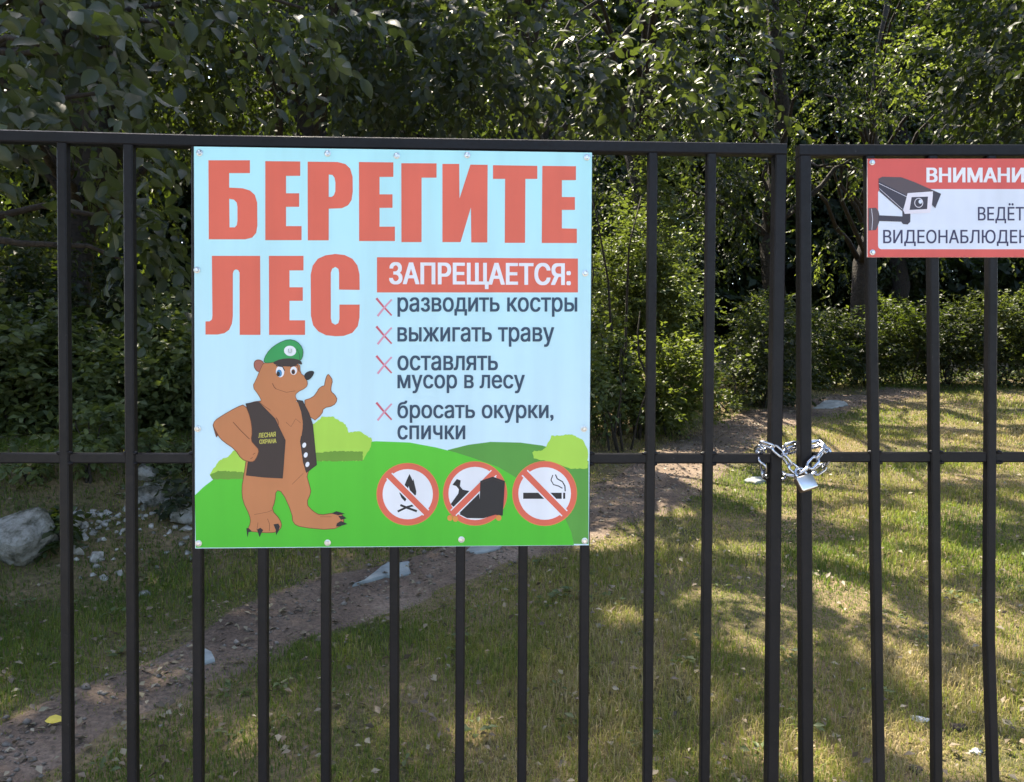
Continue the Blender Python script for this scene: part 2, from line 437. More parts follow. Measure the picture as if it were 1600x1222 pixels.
# ------------------------------------------------------------------ the big forest sign
z_lo, z_hi = SIGN.at(600, 855).z, SIGN.at(600, 235).z
root = empty('forest_sign', SIGN.at(612, 855)); zb = root.location.z
tag(root, 'large pale blue and green square sign with big red lettering screwed to the gate', 'sign')
P_SKY = print_mat('print_sky', (184, 239, 255), gradient=((212, 238, 251), z_lo + 0.15, z_hi))
P_RED = print_mat('print_red', (229, 106, 84)); P_WHITE = print_mat('print_white', (240, 240, 247)); P_INK = print_mat('print_ink', (52, 74, 98))
P_GREEN = print_mat('print_green', (92, 204, 50), gradient=((74, 190, 42), z_lo, z_lo + 0.2)); P_GREEN2 = print_mat('print_dark_green', (88, 158, 62))
P_BUSH = print_mat('print_bush', (176, 220, 80)); P_BUSHD = print_mat('print_bush_shade', (112, 158, 52))
P_BEAR = print_mat('print_brown', (200, 128, 82)); P_BEARD = print_mat('print_dark_brown', (112, 62, 40)); P_EAR = print_mat('print_ear', (176, 104, 88))
P_VEST = print_mat('print_vest', (60, 46, 44)); P_CAP = print_mat('print_cap', (52, 158, 84)); P_CAPD = print_mat('print_cap_line', (30, 84, 56))
P_DARK = print_mat('print_black', (33, 32, 38)); P_YEL = print_mat('print_yellow', (206, 196, 92)); P_BLUE = print_mat('print_blue', (70, 140, 190))
P_ROSE = print_mat('print_rose', (214, 96, 112)); P_ROSE2 = print_mat('print_pale_rose', (226, 156, 178)); P_EDGE = print_mat('sheet_edge', (225, 228, 232)); P_ORANGE = print_mat('print_orange', (226, 150, 70))
panel('panel', [(303, 229), (925, 238.5), (920, 852), (305, 857)], SIGN, 0.003, P_SKY, P_EDGE, root)

def zt(X, Y): return (600 + X / 3.594, 210 + Y / 3.594)
def zl(X, Y): return (290 + X / 3.703, 210 + Y / 3.703)
def rects(*r): return r
def e_glyph(x0, y0, x1, y1, sw, th, arm=0.0, sk=0):
    """slab-like condensed E in pixels; sw stem width, th bar thickness"""
    m = (y0 + y1) / 2 - 1
    return [(x0, y0), (x1 - 2, y0 + sk), (x1 - 2, y0 + th), (x0 + sw, y0 + th), (x0 + sw, m - th * .5), (x1 - 3, m - th * .5), (x1 - 3, m + th * .5),
            (x0 + sw, m + th * .5), (x0 + sw, y1 - th), (x1, y1 - th), (x1, y1), (x0, y1)]
hd = Art(SIGN); LY = 3
def G(pts, holes=()): hd.poly(pts, P_RED, LY, holes)
# first row, seven condensed heavy letters
b = [zl(*q) for q in ((132, 150), (372, 150), (372, 224), (252, 224), (252, 308), (330, 312), (372, 325), (400, 350), (414, 395), (415, 530), (408, 570), (385, 597), (345, 607), (134, 607))]
bh = [zl(*q) for q in ((252, 372), (280, 378), (296, 395), (300, 420), (300, 500), (296, 525), (285, 538), (254, 538))]
G(b, [bh])
G([zl(*q) for q in ((461, 155), (663, 157), (663, 240), (581, 240), (581, 341), (657, 341), (657, 419), (581, 419), (581, 531), (671, 531), (671, 612), (461, 612))])
G([zl(*q) for q in ((706, 158), (880, 160), (925, 172), (952, 198), (966, 245), (967, 330), (960, 380), (940, 410), (905, 427), (828, 430), (828, 613), (707, 613))],
  [[zl(*q) for q in ((828, 232), (850, 235), (862, 252), (867, 280), (866, 330), (858, 352), (845, 362), (828, 362))]])
G([zl(*q) for q in ((1003, 160), (1202, 162), (1202, 246), (1122, 246), (1122, 347), (1197, 347), (1197, 425), (1122, 425), (1122, 534), (1211, 534), (1211, 617), (1004, 617))])
G([zt(*q) for q in ((97, 162), (295, 163), (295, 243), (211, 243), (211, 605), (98, 605))])
G([zt(*q) for q in ((328, 166), (422, 166), (424, 360), (485, 170), (582, 171), (580, 607), (490, 607), (488, 410), (430, 605), (328, 605))])
G([zt(*q) for q in ((612, 173), (861, 177), (861, 250), (794, 250), (792, 609), (678, 609), (680, 250), (612, 250))])
G([zt(*q) for q in ((889, 177), (1078, 179), (1078, 257), (999, 257), (999, 352), (1072, 352), (1072, 424), (999, 424), (999, 528), (1083, 530), (1083, 610), (886, 610))])
# second row
G([zl(*q) for q in ((152, 703), (431, 703), (433, 1160), (313, 1160), (312, 800), (304, 785), (290, 781), (279, 787), (273, 805), (273, 1050), (268, 1095), (252, 1130), (225, 1150), (185, 1158), (115, 1158), (115, 1082), (138, 1082), (152, 1072), (155, 1050))])
G([zl(*q) for q in ((482, 703), (682, 703), (682, 787), (601, 787), (601, 885), (678, 885), (678, 963), (601, 963), (601, 1076), (691, 1076), (691, 1160), (483, 1160))])
G([zl(*q) for q in ((1007, 900), (888, 898), (888, 800), (884, 778), (866, 767), (848, 777), (840, 800), (840, 1065), (846, 1090), (866, 1102), (884, 1092), (890, 1068), (890, 985), (1007, 985), (1006, 1060), (996, 1110), (965, 1148),
   (915, 1166), (866, 1168), (812, 1162), (768, 1140), (738, 1105), (725, 1050), (724, 810), (735, 760), (765, 720), (810, 700), (866, 692), (920, 698), (965, 720), (994, 758), (1006, 810))])
hd.build('headline_lettering', root)
bn = Art(SIGN); bn.poly([(589, 402), (903, 404), (903, 457), (589, 457)], P_RED, 2); ban = bn.build('red_banner', root)
lettering('banner_lettering', [('ЗАПРЕЩАЕТСЯ:', 608, 409.5, 892, 451, 1.5)], SIGN, 4, P_WHITE, root, bold=1.25)
for ln in (('разводить костры', 621, 464.5, 902, 495), ('выжигать траву', 621, 511, 866, 542), ('оставлять', 621, 555.5, 778, 579),
           ('мусор в лесу', 621, 585.5, 820, 614.5), ('бросать окурки,', 621, 626, 865, 661), ('спички', 621, 664.5, 727, 687)):
    lettering('rule_lettering', [ln], SIGN, 6, P_INK, root, bold=0.62)
for y in (480, 524, 570, 643):
    a = Art(SIGN)
    a.stroke([(588, y - 14), (598, y - 2), (612, y + 13)], 3.6, P_ROSE, 3, 2.4)
    a.stroke([(612, y - 12), (601, y), (590, y + 14)], 2.6, P_ROSE2, 4, 3.2)
    a.build('cross_mark', root)

def Z3(pts): return [(300 + x / 3.394, 510 + y / 3.394) for x, y in pts]
def Z4(pts): return [(570 + x / 4.324, 600 + y / 4.324) for x, y in pts]
def rough_edge(pts, amp, step, seed):
    r = random.Random(seed); o = []
    for i in range(len(pts)):
        a, b_ = pts[i], pts[(i + 1) % len(pts)]; L = math.hypot(b_[0] - a[0], b_[1] - a[1]); k_ = max(1, int(L / step))
        for j in range(k_):
            t = j / k_; o.append((a[0] + (b_[0] - a[0]) * t + r.uniform(-amp, amp), a[1] + (b_[1] - a[1]) * t + r.uniform(-amp, amp)))
    return o
a = Art(SIGN)
a.poly(Z4([(560, 446), (700, 411), (850, 391), (1050, 396), (1200, 416), (1512, 520)]) + [(919.5, 850), (890, 850), (760, 780)], P_GREEN2, 1); a.build('printed_far_hill', root)
a = Art(SIGN)
a.poly([(304.5, 774), (318, 761), (335, 748), (370, 728), (420, 711), (480, 700), (540, 693), (588, 689.5), (640, 691.5), (680, 699), (712, 707), (740, 716)] + Z4([(900, 560), (1000, 620), (1130, 700), (1260, 800), (1350, 900), (1395, 1000), (1412, 1085)]) + [(897, 851.8), (306, 856)], P_GREEN, 2)
a.build('printed_hill', root)
for seed, pts, sh in ((1, Z3([(632, 715), (632, 650), (640, 520), (690, 480), (745, 478), (815, 520), (828, 562), (890, 556), (955, 597), (950, 640), (905, 712)]), Z3([(640, 715), (640, 672), (760, 662), (905, 664), (905, 714)])),
                      (2, Z4([(1135, 455), (1200, 450), (1240, 400), (1262, 352), (1400, 338), (1470, 380), (1506, 440), (1508, 570), (1400, 575), (1300, 540), (1140, 500)]), None),
                      (3, Z3([(95, 785), (140, 715), (190, 690), (232, 650), (292, 712), (288, 800), (110, 810)]), Z3([(95, 788), (140, 765), (288, 775), (285, 808), (110, 812)]))):
    a = Art(SIGN); a.poly(rough_edge(pts, 0.9, 2.6, seed), P_BUSH, 3)
    if sh: a.poly(rough_edge(sh, 0.8, 2.2, seed + 9), P_BUSHD, 4)
    a.build('printed_bush', root)

bear = Art(SIGN)
def BP(pts, mat, ly, sm=1): bear.poly(Z3(smooth_loop(pts, sm) if sm else pts), mat, ly)
def BS(pts, mat, ly, w=1.0, w2=None): bear.stroke(Z3(pts), w, mat, ly, w2)
def outlined(pts, mat, ly, sm=2, w=1.0, oc=P_BEARD):
    q = Z3(smooth_loop(pts, sm)); bear.poly(q, mat, ly); bear.stroke(q + [q[0]], w, oc, ly + 0.5)
outlined([(585, 395), (640, 378), (665, 345), (672, 330), (692, 316), (702, 316), (704, 300), (712, 268), (722, 252), (732, 264), (746, 286), (738, 318), (736, 345), (757, 362), (772, 390), (750, 422), (697, 432), (690, 465), (640, 508)], P_BEAR, 5, 1)
torso = [(350, 395), (555, 385), (640, 500), (655, 735), (605, 780), (625, 850), (632, 880), (605, 940), (640, 980), (680, 1002), (745, 990), (800, 992), (806, 1050), (740, 1080), (580, 1066), (535, 1045), (530, 990), (480, 878), (445, 868),
         (440, 930), (422, 975), (465, 1020), (478, 1060), (452, 1092), (380, 1095), (292, 1085), (312, 1040), (305, 1000), (270, 930), (263, 860), (275, 790), (290, 690), (320, 560), (285, 412)]
outlined(torso, P_BEAR, 6, 1)
outlined([(285, 410), (352, 400), (440, 490), (495, 605), (480, 806), (380, 800), (287, 790), (300, 700), (318, 560), (305, 470)], P_VEST, 8, 0, 0.9, P_DARK)
outlined([(555, 390), (586, 395), (620, 460), (640, 520), (661, 735), (606, 776), (590, 720), (575, 610), (590, 520), (580, 450)], P_VEST, 8, 0, 0.9, P_DARK)
for x, y in ((595, 630), (603, 682), (612, 732)): bear.poly(Z3(ell(x, y, 10, 14, 20)), P_WHITE, 9)
outlined([(282, 412), (235, 430), (165, 470), (120, 500), (110, 528), (138, 580), (165, 610), (228, 652), (262, 704), (300, 718), (328, 718), (346, 690), (356, 655), (335, 632), (312, 606), (320, 560), (310, 485)], P_BEAR, 10, 1)
BS([(218, 508), (262, 556), (305, 598)], P_BEARD, 11, 1.1)
BP([(108, 520), (128, 590), (140, 575)], P_BEARD, 11, 0)
for q in ((322, 695), (335, 672)): BS([q, (q[0] - 12, q[1] + 8)], P_BEARD, 11, 0.8)
outlined([(330, 185), (352, 175), (378, 186), (386, 215), (365, 240), (345, 240), (328, 215)], P_EAR, 7, 2)
outlined([(380, 190), (430, 185), (500, 190), (572, 195), (574, 248), (598, 264), (615, 300), (606, 325), (556, 350), (546, 372), (562, 395), (455, 470), (352, 402), (370, 396), (352, 362), (320, 320), (340, 282), (357, 240)], P_BEAR, 9, 1, 0.7)
bear.poly(Z3(smooth_loop([(370, 395), (450, 480), (500, 600), (578, 600), (590, 520), (578, 450), (556, 388), (450, 370)], 1)), P_BEAR, 9.8)
BS([(446, 484), (456, 500), (459, 522)], P_BEARD, 11, 1.0); BS([(498, 508), (525, 532), (550, 490), (576, 512)], P_BEARD, 11, 0.6)
BP([(592, 262), (605, 243), (632, 234), (650, 240), (642, 262), (622, 284), (604, 286)], P_DARK, 10.3, 2)
BS([(426, 302), (436, 322), (446, 332)], P_BEARD, 10.3, 1.1); BS([(446, 332), (500, 350), (548, 342)], P_BEARD, 10.3, 0.6)
bear.poly(Z3(ell(467, 240, 22, 30, -5)), P_WHITE, 10.2); bear.poly(Z3(ell(463, 248, 14, 19, -5)), P_BLUE, 10.6); bear.poly(Z3(ell(457, 252, 9, 13)), P_DARK, 11)
bear.poly(Z3(ell(539, 235, 18, 22, 5)), P_WHITE, 10.2); bear.poly(Z3(ell(537, 241, 10, 13)), P_BEARD, 10.6); bear.poly(Z3(ell(536, 243, 6, 8)), P_DARK, 11)
BS([(445, 208), (480, 214), (492, 236)], P_DARK, 11.2, 1.6); BS([(520, 214), (560, 206), (568, 240)], P_DARK, 11.2, 1.2)
outlined([(380, 195), (384, 165), (412, 122), (458, 88), (510, 68), (556, 78), (586, 113), (590, 148), (577, 184), (540, 176), (490, 178), (430, 192)], P_CAP, 11.5, 1, 0.9, P_CAPD)
BS([(556, 118), (570, 150), (572, 178)], P_CAPD, 12.5, 0.8)
bear.poly(Z3(ell(520, 130, 32, 27, 10)), P_WHITE, 12.5); bear.poly(Z3(ell(520, 130, 15, 18, 10)), P_EDGE, 13); BS([(512, 120), (514, 138), (526, 138), (526, 120)], P_CAPD, 13.5, 0.7)
BP([(425, 192), (470, 172), (530, 168), (578, 180), (586, 205), (560, 196), (552, 210), (498, 214), (448, 206)], P_VEST, 12.2, 1)
for c in ([(288, 1070), (300, 1070), (318, 1088), (300, 1092), (294, 1120)], [(345, 1078), (362, 1068), (378, 1080), (368, 1095), (358, 1118)], [(432, 1050), (458, 1046), (466, 1062), (456, 1090), (446, 1108), (444, 1080)],
          [(740, 992), (765, 980), (812, 994), (775, 1002)], [(775, 1005), (800, 1004), (820, 1018), (790, 1026)], [(768, 1045), (790, 1032), (824, 1048), (790, 1058), (764, 1062)]): BP(c, P_DARK, 9, 0)
BS([(330, 998), (400, 985), (425, 975)], P_BEARD, 8, 0.5); BS([(400, 1020), (412, 1050), (410, 1085)], P_BEARD, 8, 0.7); BS([(350, 1040), (344, 1080)], P_BEARD, 8, 0.6); BS([(680, 1010), (740, 1010)], P_BEARD, 8, 0.5); BS([(590, 780), (530, 838)], P_BEARD, 8, 0.5)
bo = bear.build('printed_bear', root)
lettering('vest_lettering', [('ЛЕСНАЯ', *Z3([(352, 566)])[0], *Z3([(444, 592)])[0], -2.2), ('ОХРАНА', *Z3([(357, 600)])[0], *Z3([(448, 624)])[0], -1.6)], SIGN, 9.5, P_YEL, root, bold=0.3)

def ban_symbol(cx, cy, ro, ri, bar, draw):
    s_ = Art(SIGN); c = Z4([(cx, cy)])[0]
    s_.ell(c[0], c[1], ri / 4.324 + .4, ri / 4.324 + .4, P_WHITE, 4)
    s_.ell(c[0], c[1], ro / 4.324, ro / 4.324, P_RED, 6, 0, [ell(c[0], c[1], ri / 4.324, ri / 4.324)])
    s_.ell(c[0], c[1], ro / 4.324 + 1.0, ro / 4.324 + 1.0, P_ORANGE, 3.5)
    draw(s_)
    w0, w1 = bar; s_.stroke(Z4([w0, w1]), 13.5 if cx != 745 else 13, P_WHITE, bar_l[0]); s_.stroke(Z4([w0, w1]), 9.5, P_RED, bar_l[0] + 1)
    return s_.build('ban_symbol', root)
bar_l = [7]
def fire(s_):
    s_.poly(Z4([(302, 608), (325, 655), (328, 640), (348, 725), (346, 748), (322, 765), (300, 790), (285, 770), (272, 795), (248, 770), (234, 738), (240, 705), (262, 722), (266, 690), (282, 650)]), P_DARK, 5)
    s_.poly(Z4([(296, 690), (310, 735), (298, 765), (286, 740)]), P_WHITE, 5.6)
    s_.stroke(Z4([(222, 862), (285, 832), (345, 815)]), 3.2, P_DARK, 5); s_.stroke(Z4([(240, 818), (290, 838), (352, 860)]), 3.4, P_DARK, 5.5)
def rubbish(s_):
    s_.poly(Z4([(580, 812), (632, 740), (636, 712), (618, 690), (592, 682), (622, 642), (648, 652), (642, 690), (662, 714), (720, 726), (760, 745), (780, 800), (800, 908), (690, 905), (645, 872)]), P_DARK, 7.5)
    s_.poly(Z4([(780, 655), (865, 626), (947, 656), (932, 890), (880, 884), (800, 908), (776, 800)]), P_DARK, 9.5)
    s_.poly(Z4([(640, 880), (770, 720), (790, 908), (690, 906)]), P_DARK, 7.6)
    s_.stroke(Z4([(790, 668), (862, 640), (938, 668)]), 0.8, P_VEST, 10)
    for x, y in ((575, 905), (612, 912), (905, 905)): s_.ell(*Z4([(x, y)])[0], 4.2, 4.6, P_ORANGE, 10.5)
def smoke(s_):
    s_.poly(Z4([(1070, 735), (1330, 735), (1330, 776), (1070, 776)]), P_DARK, 5); s_.poly(Z4([(1340, 735), (1354, 735), (1354, 776), (1340, 776)]), P_DARK, 5)
    s_.stroke(Z4([(1270, 615), (1258, 650), (1275, 680), (1310, 690), (1335, 705)]), 1.6, P_DARK, 5); s_.stroke(Z4([(1288, 612), (1300, 640), (1335, 660), (1352, 690), (1354, 725)]), 1.8, P_DARK, 5.3)
ban_symbol(290, 745, 208, 170, ((165, 620), (415, 870)), fire)
ban_symbol(1215, 740, 216, 178, ((1080, 600), (1350, 875)), smoke)
bar_l[0] = 8
ban_symbol(745, 740, 214, 180, ((598, 872), (872, 600)), rubbish)
for q in ((312, 239), (512, 240), (620, 243.5), (730, 242.5), (917, 246), (308, 422), (309, 670), (914.5, 427), (912.5, 670), (310.5, 849), (512, 848), (721, 843), (913.5, 845)): screw(*q, SIGN, root)

# ------------------------------------------------------------------ the camera warning sign
SEC = Plane(RIGHT.p + RIGHT.n * 0.0035, R(0.15))
root = empty('warning_sign', SEC.at(1512, 402))
tag(root, 'small red and white warning sign with a surveillance camera drawing', 'sign')
S_RED = print_mat('warning_red', (220, 92, 84)); S_WHITE = print_mat('warning_white', (226, 232, 248)); S_GREY = print_mat('camera_grey', (92, 78, 82)); S_DGREY = print_mat('camera_dark_grey', (66, 60, 72)); S_INK = print_mat('warning_ink', (62, 58, 92))
S_LG = print_mat('camera_pale', (235, 228, 240))
panel('panel', [(1355.5, 248), (1675, 248), (1675, 402), (1355.5, 402)], SEC, 0.0025, S_RED, P_EDGE, root)
def Z5(pts): return [(1320 + x / 5.554, 210 + y / 5.554) for x, y in pts]
w = Art(SEC); w.poly([(1372, 300), (1372, 384)] + [(1372 + 5.5 - 5.5 * math.cos(t), 384 + 5.5 * math.sin(t)) for t in (0.4, 0.8, 1.2, 1.57)] + [(1653, 389.5), (1657, 388), (1658.5, 384), (1658.5, 295.5), (1440, 295.5), (1400, 296)], S_WHITE, 1)
w.build('white_field', root)
ci = Art(SEC)
ci.poly(Z5([(290, 500), (300, 480), (420, 560), (500, 660), (495, 712), (290, 695)]), S_WHITE, 2)
ci.poly(Z5([(205, 640), (270, 637), (292, 665), (300, 695), (300, 755), (285, 800), (270, 830), (205, 835)]), S_GREY, 3)
ci.stroke(Z5([(232, 645), (242, 735), (235, 830)]), 0.7, S_LG, 4)
ci.poly(Z5([(292, 702), (500, 712), (500, 660), (570, 690), (568, 760), (545, 782), (505, 778), (490, 758), (288, 752)]), S_DGREY, 5)
ci.poly(Z5([(292, 385), (325, 368), (490, 372), (600, 412), (835, 515), (545, 532), (300, 425)]), S_GREY, 6)
ci.poly(Z5([(292, 405), (545, 530), (500, 668), (300, 495)]), S_DGREY, 6.5)
ci.stroke(Z5([(296, 425), (545, 545)]), 0.7, S_LG, 7); ci.stroke(Z5([(300, 470), (500, 650)]), 0.6, S_LG, 7)
ci.poly(Z5([(545, 510), (765, 495), (760, 600), (740, 680), (520, 690), (508, 660)]), S_LG, 8)
ci.poly(Z5([(580, 545), (722, 540), (714, 648), (562, 656)]), S_DGREY, 9)
ci.poly(Z5(ell(642, 594, 38, 42)), S_LG, 10); ci.poly(Z5(ell(642, 594, 32, 36)), S_DGREY, 11); ci.poly(Z5(ell(656, 584, 16, 18)), S_WHITE, 12)
ci.poly(Z5([(768, 495), (835, 518), (785, 640), (756, 610)]), S_DGREY, 8.5)
ci.build('camera_drawing', root)
lettering('warning_lettering', [('ВНИМАНИЕ', 1447.5, 262, 1619, 285)], SEC, 3, P_WHITE, root, bold=1.1)
lettering('notice_lettering', [('ВЕДЁТСЯ', 1528, 317.5, 1630, 349), ('ВИДЕОНАБЛЮДЕНИЕ', 1380, 359, 1640, 384.5)], SEC, 3, S_INK, root, bold=0.3)
for q in ((1362.5, 254), (1363, 394.5), (1667, 254.5), (1667, 395)): screw(*q, SEC, root, r=0.0038)

# ------------------------------------------------------------------ chain and padlock
m_chain, nt, n, l, p = new_mat('chain_steel')
p.inputs['Metallic'].default_value = 1; p.inputs['Roughness'].default_value = 0.25
l.new(ramp(nt, noise_fac(nt, 120), [(0.3, (0.34, 0.35, 0.40)), (0.7, (0.66, 0.67, 0.72))]), p.inputs['Base Color'])

def sweep(pts, rad, sides=8, closed=False):
    pts = [Vector(q) for q in pts]; n_ = len(pts); V, Fc = [], []
    prev = None
    for i in range(n_):
        a = pts[(i - 1) % n_] if closed or i else pts[0]; b_ = pts[(i + 1) % n_] if closed or i < n_ - 1 else pts[-1]
        t = (b_ - a).normalized()
        u = prev - t * prev.dot(t) if prev is not None else t.orthogonal()
        if u.length < 1e-6: u = t.orthogonal()
        u.normalize(); v = t.cross(u); prev = u
        r_ = rad[i] if hasattr(rad, '__len__') else rad
        for j in range(sides):
            an = 2 * math.pi * j / sides; V.append(pts[i] + u * (r_ * math.cos(an)) + v * (r_ * math.sin(an)))
    m_ = n_ if closed else n_ - 1
    for i in range(m_):
        for j in range(sides):
            a = i * sides + j; b_ = i * sides + (j + 1) % sides; c_ = ((i + 1) % n_) * sides + (j + 1) % sides; d_ = ((i + 1) % n_) * sides + j
            Fc.append((a, b_, c_, d_))
    if not closed: Fc.append(tuple(range(sides))[::-1]); Fc.append(tuple(range((n_ - 1) * sides, n_ * sides)))
    return V, Fc
LK, LWID, WIRE = 0.0300, 0.0185, 0.0027
lp = []
for i in range(28):
    a = 2 * math.pi * i / 28; x = (LWID / 2 - WIRE) * math.sin(a); y = (LWID / 2 - WIRE) * math.cos(a)
    lp.append((x, y + (LK / 2 - LWID / 2) * (1 if math.cos(a) > 0 else -1), 0))
V, Fc = sweep(lp, WIRE, 8, True)
link_me = bpy.data.meshes.new('chain_link'); link_me.from_pydata([tuple(v) for v in V], [], Fc); link_me.materials.append(m_chain)
link_me.polygons.foreach_set('use_smooth', np.ones(len(link_me.polygons), dtype=bool))

def cpt(px, py, off): return BARS.at(px, py, off)
# the loop hangs round both stiles twice: front strand, right side, behind, left side
FR, BK = 0.010, -0.036
loop1 = [cpt(1186, 703, -0.008), cpt(1196, 694, 0.006), cpt(1210, 700, FR), cpt(1224, 712, FR), cpt(1236, 728, FR), cpt(1250, 741, 0.012), cpt(1264, 730, FR + .003), cpt(1276, 717, FR), cpt(1287, 703, 0.0),
         cpt(1291, 700, -0.016), cpt(1282, 692, BK), cpt(1258, 694, BK - .004), cpt(1236, 697, BK), cpt(1210, 706, BK - .004), cpt(1190, 706, BK + .006), cpt(1183, 704, -0.022)]
loop2 = [cpt(1189, 716, -0.010), cpt(1192, 728, -0.004), cpt(1194, 741, -.016), cpt(1205, 748, BK), cpt(1228, 742, BK), cpt(1246, 745, BK + .008), cpt(1262, 744, BK), cpt(1282, 733, BK + .004), cpt(1292, 722, -.018), cpt(1293, 712, -.008),
         cpt(1288, 698, -.02), cpt(1276, 694, BK), cpt(1240, 702, BK), cpt(1212, 712, BK), cpt(1192, 712, BK + .01)]
def resample(pts, step):
    P = np.array([v[:] for v in pts + [pts[0]]]); d = np.concatenate([[0], np.cumsum(np.linalg.norm(np.diff(P, axis=0), axis=1))])
    n_ = max(4, 2 * round(d[-1] / step / 2)); u = np.linspace(0, d[-1], n_, endpoint=False)
    return [Vector([np.interp(q, d, P[:, i]) for i in range(3)]) for q in u], [Vector([np.interp((q + .004) % d[-1], d, P[:, i]) - np.interp((q - .004) % d[-1], d, P[:, i]) for i in range(3)]) for q in u]
root = empty('chain', cpt(1240, 740, 0)); tag(root, 'shiny steel chain wound round the two meeting gate stiles', 'chain')
for lpn, ph in ((loop1, 0.5), (loop2, 0.2)):
    pos, tan = resample(lpn, LK - 2 * WIRE * 1.55)
    for i, (q, t) in enumerate(zip(pos, tan)):
        t.normalize(); s1 = t.cross(RIGHT.n); s1 = s1.normalized() if s1.length > .2 else t.orthogonal().normalized()
        ang = ph + (math.pi / 2 if i % 2 else 0) + random.uniform(-.25, .25)
        nrm = math.cos(ang) * t.cross(s1) + math.sin(ang) * s1
        xx = t.cross(nrm)
        o = bpy.data.objects.new('chain_link', link_me); COL.objects.link(o); o.parent = root
        M = Matrix(((xx.x, t.x, nrm.x, q.x), (xx.y, t.y, nrm.y, q.y), (xx.z, t.z, nrm.z, q.z), (0, 0, 0, 1)))
        o.matrix_parent_inverse = Matrix.Translation(-root.location); o.matrix_basis = M

root = empty('padlock', cpt(1258, 752, 0.02)); tag(root, 'small bright silver padlock hanging from the chain on the gate', 'padlock')
m_lock, nt, n, l, p = new_mat('padlock_chrome')
p.inputs['Metallic'].default_value = 0.85; p.inputs['Roughness'].default_value = 0.3
l.new(ramp(nt, noise_fac(nt, 60), [(0.3, (0.78, 0.77, 0.76)), (0.7, (0.92, 0.91, 0.90))]), p.inputs['Base Color'])
m_lock_side, nt, n, l, p = new_mat('padlock_side'); p.inputs['Metallic'].default_value = 0.9; p.inputs['Roughness'].default_value = 0.4  # all faces but the front: darker and browner metal
l.new(ramp(nt, noise_fac(nt, 60), [(0.3, (0.30, 0.22, 0.17)), (0.7, (0.42, 0.33, 0.26))]), p.inputs['Base Color'])
c0 = cpt(1259, 755, 0.024); ux = (RIGHT.t * 0.97 + Vector((0, 0, .02))).normalized(); rotm = Matrix.Rotation(R(14), 3, RIGHT.n)
ux = rotm @ RIGHT.t; uz = ux.cross(RIGHT.n).normalized(); uz = -uz if uz.z < 0 else uz
nn = (RIGHT.n + Vector((0, 0, .55)) + RIGHT.t * .12).normalized(); uz = (uz - nn * uz.dot(nn)).normalized(); ux = uz.cross(nn).normalized()
ux = ux if ux.x > 0 else -ux
bm = bmesh.new(); bmesh.ops.create_cube(bm, size=1)
for v in bm.verts: v.co = Vector((v.co.x * .033, v.co.y * .015, v.co.z * .027))
bmesh.ops.bevel(bm, geom=bm.edges[:], offset=.0028, segments=3, affect='EDGES', profile=.5)
me = bpy.data.meshes.new('body'); 
for f in bm.faces: f.material_index = 0 if f.normal.y < -.6 else 1; f.smooth = True
for v in bm.verts: v.co = c0 + ux * v.co.x - nn * v.co.y + uz * v.co.z
bm.to_mesh(me); bm.free(); me.materials.append(m_lock); me.materials.append(m_lock_side); link(bpy.data.objects.new('body', me), root)
sh = [c0 + ux * -.0095 + uz * .011]
for i in range(13):
    a = math.pi * (1 - i / 12); sh.append(c0 + ux * (.0095 * math.cos(a)) + uz * (.020 + .0095 * math.sin(a)))
sh.append(c0 + ux * .0095 + uz * .011)
V, Fc = sweep(sh, .0028, 10); mesh_obj('shackle', V, Fc, m_chain, root, smooth=True)

# ------------------------------------------------------------------ foliage helpers
def leaf_mat(name, dark, light, trans, rough=0.5, tmix=0.35, spec=.3):
    m, nt, n, l, p = new_mat(name)
    at = n.new('ShaderNodeAttribute'); at.attribute_name = 'rnd'
    col = ramp(nt, at.outputs['Fac'], [(0.0, dark), (0.8, light), (1.0, tuple(min(1, v * 1.5) for v in light))])
    l.new(col, p.inputs['Base Color']); p.inputs['Roughness'].default_value = rough; p.inputs['Specular IOR Level'].default_value = spec
    tr = n.new('ShaderNodeBsdfTranslucent'); l.new(ramp(nt, at.outputs['Fac'], [(0, tuple(v * .7 for v in trans)), (1, trans)]), tr.inputs['Color'])
    mx = n.new('ShaderNodeMixShader'); mx.inputs[0].default_value = tmix
    l.new(p.outputs[0], mx.inputs[1]); l.new(tr.outputs[0], mx.inputs[2])
    out = [q for q in n if q.type == 'OUTPUT_MATERIAL'][0]; l.new(mx.outputs[0], out.inputs[0])
    return m
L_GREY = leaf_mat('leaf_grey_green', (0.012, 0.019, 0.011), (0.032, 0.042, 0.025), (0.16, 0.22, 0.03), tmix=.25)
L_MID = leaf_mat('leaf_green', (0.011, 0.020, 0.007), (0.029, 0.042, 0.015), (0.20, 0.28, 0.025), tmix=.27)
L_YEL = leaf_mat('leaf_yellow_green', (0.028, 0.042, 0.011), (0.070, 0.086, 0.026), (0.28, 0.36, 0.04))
L_DEEP = leaf_mat('leaf_deep_shade', (0.009, 0.015, 0.006), (0.022, 0.032, 0.013), (0.12, 0.18, 0.018), tmix=.22)  # leaf colour lowered to put the wood's inner shade into it
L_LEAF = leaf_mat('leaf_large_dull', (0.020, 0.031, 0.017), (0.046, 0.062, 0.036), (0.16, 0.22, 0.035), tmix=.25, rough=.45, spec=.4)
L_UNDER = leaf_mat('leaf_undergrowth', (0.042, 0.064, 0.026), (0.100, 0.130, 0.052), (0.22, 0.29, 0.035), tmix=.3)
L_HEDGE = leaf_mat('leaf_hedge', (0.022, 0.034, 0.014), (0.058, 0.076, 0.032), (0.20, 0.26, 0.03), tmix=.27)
m_bark, nt, n, l, p = new_mat('bark')
